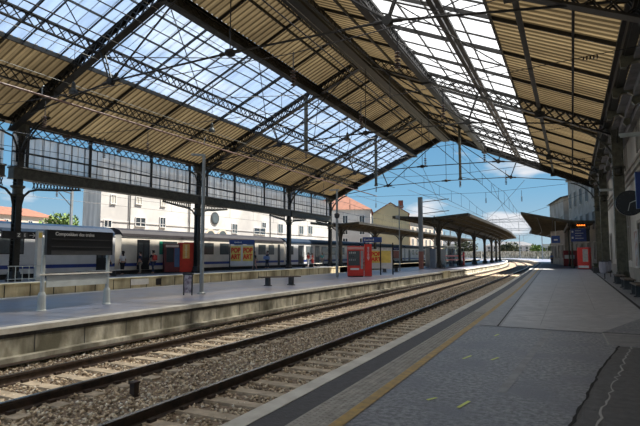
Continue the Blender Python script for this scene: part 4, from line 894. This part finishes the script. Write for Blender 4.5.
for x in (-.17, .17): m = MB(); m.box(x-.02, x+.02, -.02, .02, 0, .80); m.build('post', blk, t)
m = MB(); m.box(-.21, .21, -.04, .04, .76, .82); m.build('top_cap', blk, t); m = MB(); m.box(-.15, .15, -.01, .01, .08, .76); p = m.build('poster', mat('pinkish_poster', (.55, .50, .52), .5, c2=(.22, .16, .20), scale=7, lo=.4, hi=.55), t)
# glass shelter under island canopy
t = thing('waiting_shelter', 'glass waiting shelter with red bands under the island canopy', 'shelter', (-15.9, 64.5, 0)); Ls = 12
for k in range(7): m = MB(); m.box(1.6, 1.66, k*Ls/6, k*Ls/6+.06, 0, 2.5); m.build('post', steel, t)
m = MB(); m.box(-.9, 1.7, -.1, Ls+.1, 2.5, 2.65); m.build('roof', pale_st, t); m = MB(); m.box(1.61, 1.63, .06, Ls, .3, 2.4); m.build('glass_wall', clear_g, t)
for z in (.8, 1.3): m = MB(); m.box(1.635, 1.655, .06, Ls, z, z+.16); m.build('red_band', red, t)
m = MB(); m.box(1.6, 1.8, Ls-.3, Ls+.3, 0, 1.9); m.build('end_panel', red, t); m = MB(); m.box(-.9, -.85, 0, Ls, 0, 2.4); m.build('rear_wall', white_p, t)
for i, (x, y) in enumerate(((-14.2, 54), (-14.6, 66.0))):
    t = thing('equipment_cabinet', ['grey-blue cabinet beside the first canopy column on the island', 'grey cabinet behind the glass shelter posts'][i], 'cabinet', (x, y+4, 0)); m = MB(); m.box(-.3, .3, -.3, .3, 0, 2.2); m.build('body', mat('blue_grey_paint', (.16, .20, .26), .5), t); m = MB(); m.box(-.32, .32, -.32, .32, 2.2, 2.26); m.build('lid', dgrey, t)
# far side small poster by the train
posters('narrow red and white poster stand on the far platform beyond the hall', (-29.3, 92, 0), .3, 1.6, 2.9, 1, head=True, pm=mat('rose_poster', (.55, .25, .22), .5), word=False)
# right-hand side signs, clock, machines
t = thing('platform_display', 'dark blue departure display with two rows hanging under the right canopy', 'display sign', (.92, 66, -.222)); t.scale = (1.148,)*3
m = MB(); m.box(-.85, .85, -.1, .1, 2.85, 4.15); m.build('housing', navy, t); m = MB(); m.box(.55, .85, -.11, -.1, 2.85, 4.15); m.build('side_strip', blk, t)
m = MB(); [m.box(-.45, .1+.2*(k % 2), -.115, -.1, 3.9-.25*k, 3.95-.25*k) for k in range(4)]; m.build('text_row', pale_st, t); m = MB(); m.box(-.75, -.6, -.115, -.1, 3.75, 3.92); m.box(-.75, -.6, -.115, -.1, 3.15, 3.32); m.build('pictogram', white_p, t)
m = MB(); m.box(-.9, -.84, -.04, .04, 4.0, 4.86); m.box(.84, .9, -.04, .04, 4.0, 4.86); m.build('hanger', iron_green, t)
t = thing('led_display', 'small sign with orange lit digits above the blue display', 'display sign', (1.1, 67.1, -.222)); t.scale = (1.148,)*3; m = MB(); m.box(-.5, .5, -.08, .08, 4.35, 4.7); m.build('housing', blk, t)
em = bpy.data.materials.new('orange_led'); em.use_nodes = True; b = em.node_tree.nodes['Principled BSDF']; b.inputs['Emission Color'].default_value = (1, .18, .02, 1); b.inputs['Emission Strength'].default_value = 1.6; b.inputs['Base Color'].default_value = (.3, .05, .01, 1)
m = MB(); [m.box(-.4+.2*k, -.27+.2*k, -.09, -.08, 4.47, 4.58) for k in range(4)]; m.build('digits', em, t)
m = MB(); m.box(-.03, .03, -.03, .03, 4.7, 4.86); m.build('hanger', iron_green, t)
t = thing('platform_sign', 'small square blue sign on a thin pole under the right canopy', 'sign', (-1.65, 66, 0)); m = MB(); m.box(-.45, .45, -.05, .05, 2.9, 3.75); m.build('plate', blue_s, t); m = MB(); m.tube([(0, 0, 3.75), (0, 0, 6)], .04, 6); m.build('hanger', pale_st, t); m = MB(); m.box(-.2, .2, -.06, -.05, 3.2, 3.35); m.build('white_mark', white_p, t)
t = thing('wall_clock', 'large round dark clock projecting from the station wall', 'clock', (2.72, 30.0, 4.12)); m = MB(); m.tube([(0, -.12, 0), (0, .12, 0)], .64, 28); m.build('case', blk, t); m = MB(); m.tube([(0, -.14, 0), (0, -.12, 0)], .58, 28); f_ = m.build('dial', mat('dial_dark', (.03, .032, .035), .3), t)
m = MB(); [m.beam((.46*math.sin(a*PI/6), -.15, .46*math.cos(a*PI/6)), (.54*math.sin(a*PI/6), -.15, .54*math.cos(a*PI/6)), .03, .02, (0, 1, 0)) for a in range(12)]; m.build('hour_marks', dgrey, f_); m = MB(); m.beam((0, -.155, 0), (.28, -.155, .12), .04, .015, (0, 1, 0)); m.beam((0, -.155, 0), (-.1, -.155, -.40), .03, .015, (0, 1, 0)); m.build('hand', pale_st, f_); m = MB(); m.box(.0, .6, -.04, .04, -.03, .03); m.build('bracket', iron_green, t)
t = thing('information_sign', 'dark blue hanging sign with white pictograms at the right edge', 'sign', (2.55, 20.0, 0)); m = MB(); m.box(-.55, .45, -.06, .06, 3.05, 4.3); m.build('plate', navy, t); text('Accès', .2, white_p, t, (-.25, -.07, 4.05), (PI/2, 0, 0))
m = MB(); m.box(-.30, -.12, -.07, -.06, 3.5, 3.7); m.lathe((-.2, -.065, 3.35), [(.05, 0), (.05, .06)], 8); m.prism([(0, 0), (.2, 0), (.1, .18)], (-.30, -.07, 3.16), (1, 0, 0), (0, 0, 1), (0, .01, 0)); m.build('pictogram', white_p, t); m = MB(); m.box(.1, .75, -.03, .03, 4.3, 4.36); m.box(-.55, .75, -.01, .01, 3.93, 3.95); m.build('bracket', pale_st, t)
t = thing('wall_lamp', 'slim grey wall lamp arm sticking out beside the column', 'lamp', (2.9, 27, 0)); m = MB(); m.box(-.75, .4, -.08, .08, 7.0, 7.1); m.build('arm', pale_st, t); m = MB(); m.box(-.7, .1, -.12, .12, 6.93, 7.0); m.build('head', pale_st, t)
c = dup(t, (2.8, 44, -.6), 0, 'slim grey wall lamp arm farther along the station wall')
t = thing('litter_bin', 'white plastic bag litter bin on a stand by the right wall', 'litter bin', (2.15, 40.5, 0)); m = MB(); m.lathe((0, 0, .35), [(.16, 0), (.24, .1), (.27, .45), (.25, .75)], 10); m.build('bag', mat('lilac_white_plastic', (.42, .42, .50), .5), t); m = MB(); m.tube([(.2, .2, 0), (.2, .2, 1.2)], .03, 6); m.build('stand', dgrey, t); m = MB(); m.lathe((0, 0, 1.08), [(.27, 0), (.27, .05)], 12); m.build('lid_ring', dgrey, t)
dup(t, (1.75, 36.6, 0), .6, 'second bag litter bin, nearer to the dark benches')
t = thing('planter', 'mossy green planter at the foot of the second olive column', 'planter', (1.95, 49, 0)); m = MB(); m.box(-.4, .4, -.4, .4, 0, .45); m.build('pot', dgrey, t); m = MB(); [m.beam((random.uniform(-.3, .3), random.uniform(-.3, .3), .45), (random.uniform(-.4, .4), random.uniform(-.4, .4), .8), .04, .01) for _ in range(90)]; m.build('foliage', green_d, t)
t = vending('vending_machine', 'red vending machine beside the station wall under the blue display', (1.05, 60.2, 0), -.25, 1.15, .85, 2.3, 'vending machine'); m = MB(); m.box(-.05, .45, -.02, 0, .8, 2.1); m.build('display_window', mat('pale_display', (.5, .48, .4), .4, c2=(.3, .3, .35), scale=6), t); m = MB(); m.box(-.5, .5, -.03, 0, .15, .4); m.build('tray_label', white_p, t)
t = vending('photo_booth', 'dark red booth farther along under the right canopy', (-.2, 76, 0), 0, 1.7, 1.0, 2.1, 'booth', fm=mat('dull_red', (.28, .03, .03), .5)); m = MB(); m.box(-.7, .5, -.02, 0, 1.0, 1.5); m.build('panel', white_p, t)
t = thing('wall_poster', 'colourful poster in a pale frame on the right wall', 'poster', (3.18, 32.9, 0)); m = MB(); m.box(0, .06, -.7, .7, .8, 2.9); m.build('frame', white_p, t); m = MB(); m.box(-.01, 0, -.6, .6, .9, 2.8); m.build('poster', mat('poster_mix', (.55, .62, .65), .4, c2=(.35, .16, .10), scale=1.6, lo=.42, hi=.58), t)
# ------------------------------------------------------------------ overhead lines
def cat_line(x, fS, z, label, ya=-8, yb=300, mw=wire_m):
    t = thing('overhead_line', label, 'overhead wire', (0, 0, 0)); ys = [ya, 10, 25, 40, 50, 61, 75, 90, 105, 120, 135, 150, 165, 180, 200, 220, 240, 260, 290]
    m = MB(); m.tube([(x+fS(y), y, z) for y in ys], .014, 5); m.build('contact_wire', mw, t)
    m = MB(); P = []
    for i in range(len(ys)-1):
        for k in range(4):
            y = ys[i]+(ys[i+1]-ys[i])*k/4; P.append((x+fS(y), y, z+1.15-.5*math.sin(PI*((y+8) % 27)/27)))
    m.tube(P, .014, 5); m.build('messenger_wire', mw, t)
    for i in range(3, 26):
        y = i*4.5; zz = z+1.15-.5*math.sin(PI*((y+8) % 27)/27); m = MB(); m.tube([(x+fS(y), y, z), (x+fS(y), y, zz)], .01, 4); m.build('dropper', mw, t)
    return t
cat_line(-4.43, tS, 5.7, 'overhead contact line above the nearest track'); cat_line(-7.97, tS, 5.7, 'overhead contact line above the middle track')
cat_line(-20.3, cst(0), 5.7, 'overhead contact line just behind the island platform'); cat_line(-23.6, cst(0), 5.7, 'overhead contact line beside the far platform'); cat_line(-33, cst(0), 5.5, 'overhead contact line above the train')
def insulator(x, y, z, axis='z', n=5, parent=None):
    m = MB()
    for k in range(n):
        if axis == 'z': m.lathe((x, y, z+.11*k), [(.03, 0), (.10, .03), (.03, .08)], 8)
        else: m.tube([(x+.11*k, y, z), (x+.11*k+.05, y, z)], [.10, .05], 8)
    return m.build('insulator', insul, parent)
SY = [(14.2, 'span wire crossing the tracks nearest to the viewpoint'), (20.2, 'span wire crossing just past the disc-jointed truss'), (31, 'span wire crossing before the lamp post column'), (42, 'span wire crossing the hall between third and fourth truss'), (56, 'span wire crossing close to the open hall end')]
for y, l in SY:
    t = thing('span_wire', l, 'overhead wire', (0, y, 0)); m = MB(); m.tube([(-28.4, 0, 8.6), (-20, 0, 8.3), (-8, 0, 8.1), (2.4, 0, 8.7)], .016, 5); m.build('wire', wire_m, t); insulator(.6, 0, 8.55, 'x', 5, t); insulator(-27, 0, 8.55, 'x', 5, t)
    for xx in (-4.43, -7.97, -20.3, -23.6): m = MB(); m.tube([(xx, 0, 8.15), (xx, 0, 7.55)], .02, 5); m.build('drop_wire', wire_m, t); insulator(xx, 0, 7.0, 'z', 5, t)
hp = [(-18.2, 34.5, 9.6, zr(-18.2)-.7), (-9.5, 50.3, 8.9, zr(-9.5)-.8), (-18.2, 50.3, 8.8, zr(-18.2)-.8)]
hl = ['green drop post hanging from the third truss in the middle of the left skylight', 'drop post hanging from the fourth truss right of the ridge', 'drop post hanging from the fourth truss near the left skylight']
for (x, y, z0, z1), l in zip(hp, hl):
    z1 = zr(x)-.05
    t = thing('drop_post', l, 'post', (x, y, 0)); m = MB(); m.box(-.11, .11, -.11, .11, z0, z1); m.build('shaft', olive, t); m = MB(); m.lathe((0, 0, z0-.1), [(.12, 0), (.2, .06), (.2, .16), (.12, .2)], 8); m.build('foot', iron_green, t); insulator(0, 0, z0-.7, 'z', 5, t); m = MB(); m.tube([(0, 0, z0+.2), (1.9, .4, z0-.3)], .03, 5); m.build('steady_arm', iron, t)
# hall lamps: unlit bell-shaped pendants
for (x, y, z), l in (((-22.2, 17.0, 9.6), 'bell pendant lamp hanging below the left skylight at upper left'), ((-21, 26.5, 9.6), 'bell pendant lamp below the left skylight, farther along'), ((-14.5, 34, 9.9), 'pendant lamp hanging near the centre of the hall')):
    t = thing('pendant_lamp', l, 'lamp', (x, y, 0)); m = MB(); m.lathe((0, 0, z), [(.22, 0), (.20, .12), (.11, .25), (.09, .5), (.04, .6)], 12); m.build('shade', iron_green, t); m = MB(); m.tube([(0, 0, z+.6), (0, 0, zr(x)+.03)], .015, 5); m.build('cord', iron, t)
# gantries beyond the hall
def gantry(y, xl, xr, z, label, lat=True):
    t = thing('catenary_gantry', label, 'gantry', (0, y, 0)); m = MB()
    for x in (xl, xr): m = MB(); m.box(x-.15, x+.15, -.15, .15, -.8, z+1.8); m.build('mast', steel, t)
    m = MB(); n = int((xr-xl)/1.0); m.lattice((xl, 0, z), (xr, 0, z), (0, 0, .6), n, .08, .08, .05); m.build('crossbeam', steel, t)
    for k in range(4):
        x = xl+(xr-xl)*(k+.7)/4.5; m = MB(); m.tube([(x, 0, z), (x, 0, z-1.3)], .05, 5); m.build('drop_arm', steel, t); insulator(x, 0, z-1.9, 'z', 5, t)
    return t
for y, a, b, z, l in ((112, -27, 2.0, 8.3, 'steel gantry spanning the tracks, nearest beyond the hall'), (152, -32, -3.9, 8.3, 'second steel gantry spanning the curving tracks'), (190, -42, -9, 8.3, 'third steel gantry in the distance'), (235, -58, -20, 8.3, 'farthest steel gantry at the curve')): gantry(y, a, b, z, l)
OW = [((-4.5, 61.3, 9.9), (-26, 150, 9.2)), ((-13.2, 50, 10.4), (-30, 152, 9.4)), ((-18, 61.3, 9.6), (-8, 152, 9.5)), ((-8, 61.3, 9.6), (-16, 190, 9.4)), ((-25, 61.3, 9.3), (-14, 112, 8.9)), ((1.9, 62.3, 8.4), (-20, 112, 8.9))]
for i, (a, b) in enumerate(OW):
    m = MB(); a, b = Vector(a), Vector(b); m.tube([a.lerp(b, k/10)-Vector((0, 0, 1.2*math.sin(PI*k/10))) for k in range(11)], .022, 5)
    tag(m.build('feeder_wire', wire_m), 'thin wire from the hall end into the sky, starting '+['above the nearest track', 'below the roof apex', 'left of the roof apex', 'right of the roof apex', 'above the far platform', 'at the olive end column'][i], 'overhead wire', 'slanting wires against the sky')
# ------------------------------------------------------------------ people
def person(label, loc, rz, shirt, legsm, h=1.72, pose='stand', bag=None, long_hair=False, hairm=hair_m):
    t = thing('person', label, 'person', loc, rz); k = h/1.75
    sit = pose == 'sit'; hz = (.50 if sit else .93)
    st_ = .16 if pose == 'walk' else .05
    def skinned(name, V, E, R, m, root=0, sub=1):
        me = bpy.data.meshes.new(name); me.from_pydata([(x*k, y*k, z*k) for x, y, z in V], E, []); me.materials.append(m)
        o = bpy.data.objects.new(name, me); COL.objects.link(o); o.parent = t
        o.modifiers.new('s', 'SKIN').use_smooth_shade = True
        sv = me.skin_vertices[0].data
        for i, r in enumerate(R): sv[i].radius = (r*k, r*k)
        sv[root].use_root = True
        ss = o.modifiers.new('u', 'SUBSURF'); ss.levels = sub; ss.render_levels = sub; return o
    sh = hz+.50; arms = {'stand': ((.23, .02), (.25, .10)), 'walk': ((.24, .10), (.25, .22)), 'sit': ((.22, .12), (.18, .32)), 'hold': ((.22, .05), (.12, .28))}[pose]
    V = [(0, 0, hz), (0, .0, hz+.25), (0, 0, sh-.03), (0, .01, sh+.07), (0, .03, sh+.17), (0, .025, sh+.27)]; E = [(0, 1), (1, 2), (2, 3), (3, 4), (4, 5)]; R = [.13, .12, .13, .055, .085, .075]
    V.append((0, .125, sh+.17)); E.append((4, 6)); R.append(.016)
    for s in (-1, 1):
        b = len(V); ex, ey = arms[0]; wx, wy = arms[1]; wz = hz-.05 if pose in ('stand', 'walk') else hz+.14
        V += [(s*.17, 0, sh-.02), (s*ex, ey-.04, sh-.28), (s*wx, wy, wz), (s*wx, wy+.04, wz-.09)]; E += [(2, b), (b, b+1), (b+1, b+2), (b+2, b+3)]; R += [.055, .040, .028, .035]
        for f in range(4):
            c = len(V); dx = (-.03+.02*f)*.9; V += [(s*wx+dx*.3, wy+.04+dx, wz-.14), (s*wx, wy+.055+dx, wz-.18+.006*abs(f-1.5))]; E += [(b+3, c), (c, c+1)]; R += [.009, .008]
        c = len(V); V += [(s*(wx-.04), wy+.06, wz-.11)]; E += [(b+3, c)]; R += [.011]
        b = len(V)
        if sit: V += [(s*.10, .02, hz-.02), (s*.12, .44, hz), (s*.12, .46, .10), (s*.12, .60, .05)]
        else: V += [(s*.09, 0, hz-.06), (s*.10, s*st_+.02, .50), (s*.10, s*st_*1.6-.02, .10), (s*.10, s*st_*1.6+.14, .045)]
        E += [(0, b), (b, b+1), (b+1, b+2), (b+2, b+3)]; R += [.09, .06, .042, .04]
    skinned('body', V, E, R, skin)
    V2 = [(0, 0, hz+.02), (0, 0, hz+.26), (0, 0, sh-.03)]; E2 = [(0, 1), (1, 2)]; R2 = [.155, .145, .15]
    for s in (-1, 1): b = len(V2); ex, ey = arms[0]; V2 += [(s*.18, 0, sh-.02), (s*ex, ey-.04, sh-.25)]; E2 += [(2, b), (b, b+1)]; R2 += [.075, .062]
    skinned('shirt', V2, E2, R2, shirt)
    V3 = [(0, 0, hz)]; E3 = []; R3 = [.15]
    for s in (-1, 1):
        b = len(V3)
        V3 += ([(s*.10, .02, hz-.02), (s*.12, .44, hz), (s*.12, .46, .14)] if sit else [(s*.09, 0, hz-.08), (s*.10, s*st_+.02, .50), (s*.10, s*st_*1.6-.02, .12)]); E3 += [(0, b), (b, b+1), (b+1, b+2)]; R3 += [.10, .078, .065]
    skinned('trousers', V3, E3, R3, legsm)
    hv = [(0, -.015, sh+.25), (0, -.02, sh+.31), (0, -.06, sh+.18)]+([(0, -.09, sh-.05)] if long_hair else []); skinned('hair', hv, [(0, 1), (0, 2)]+([(2, 3)] if long_hair else []), [.09, .06, .07]+([.06] if long_hair else []), hairm)
    if bag:
        m = MB(); m.box(-.16*k, .16*k, -.36*k, -.13*k, (hz+.08)*k, (hz+.48)*k); o = m.build('backpack', bag, t); bv = o.modifiers.new('b', 'BEVEL'); bv.width = .05; bv.segments = 3
    return t
cw = mat('cloth_white', (.68, .67, .68), .9); cb = mat('cloth_black', (.02, .02, .024), .9); cr_ = mat('cloth_red', (.48, .06, .05), .9); cbl = mat('cloth_blue', (.20, .32, .62), .9); cn = mat('cloth_navy', (.035, .045, .09), .9); cp = mat('cloth_pale_pink', (.55, .34, .32), .9); cteal = mat('cloth_teal', (.06, .26, .26), .9); ckh = mat('cloth_khaki', (.30, .27, .22), .9)
person('person in a white shirt and black trousers at the end of the white carriage', (-30.6, 26.9, 0), -1.2, cw, cb, 1.85)
person('person with long dark hair, white top and black trousers facing the train', (-29.9, 27.6, 0), 1.4, cw, cb, 1.78, long_hair=True)
person('person in dark clothes stepping at the open carriage door', (-30.4, 31.2, 0), 1.3, cb, cn, 1.85, 'walk', bag=cr_)
person('person in khaki shorts standing right beside the open carriage door', (-30.9, 30.3, 0), 2.0, cn, ckh, 1.75)
person('person in a dark top walking right of the yellow posters, pinkish legs', (-29.9, 45.2, 0), -1.4, cb, cp, 1.85, 'walk', bag=cb)
person('person in dark clothes holding a blue bag, in front of the train windows', (-30.3, 48.3, 0), 2.6, cn, cn, 1.95, 'hold')
t = thing('travel_bag', 'blue travel bag held by the person before the train windows', 'bag', (-29.95, 47.6, 1.0)); m = MB(); m.box(-.25, .25, -.32, .32, 0, .38); o = m.build('bag_body', cbl, t); bv = o.modifiers.new('b', 'BEVEL'); bv.width = .08; bv.segments = 3; m = MB(); m.tube([(0, -.15, .36), (0, 0, .52), (0, .15, .36)], .02, 6); m.build('handle', cn, t)
person('person in a red top with pale trousers, left of the group in red', (-30.2, 57.9, 0), 1.2, cr_, cw, 1.8)
person('person in a red jacket by the open door of the blue-roofed carriage', (-30.2, 59.1, 0), -.8, cr_, cr_, 1.75, bag=cw)
person('person in a teal top standing left of the last riveted column', (-29.9, 61.4, 0), .4, cteal, ckh, 1.8)
person('person in light blue leaning forward beside the last riveted column', (-29.6, 63.2, 0), 2.2, cbl, cbl, 1.65, 'hold')
for i, (y, sm_, l) in enumerate(((86.5, cb, 'leftmost seated person in dark clothes under the far canopy'), (88.6, cr_, 'seated person in a red top under the far canopy'), (91, cn, 'rightmost seated person in navy under the far canopy'))):
    person(l, (-30.0, y, 0), -PI/2, sm_, cb, 1.75, 'sit')
bench('long dark bench with three seated people under the far canopy', (-30.1, 88.7, 0), PI/2, 6.5)
person('small distant person in light blue under the right canopy', (-3.0, 92, 0), 0, cbl, cn, 1.75, 'walk'); person('small distant person in white under the right canopy', (-1.9, 95, 0), 0, cw, cb, 1.7)
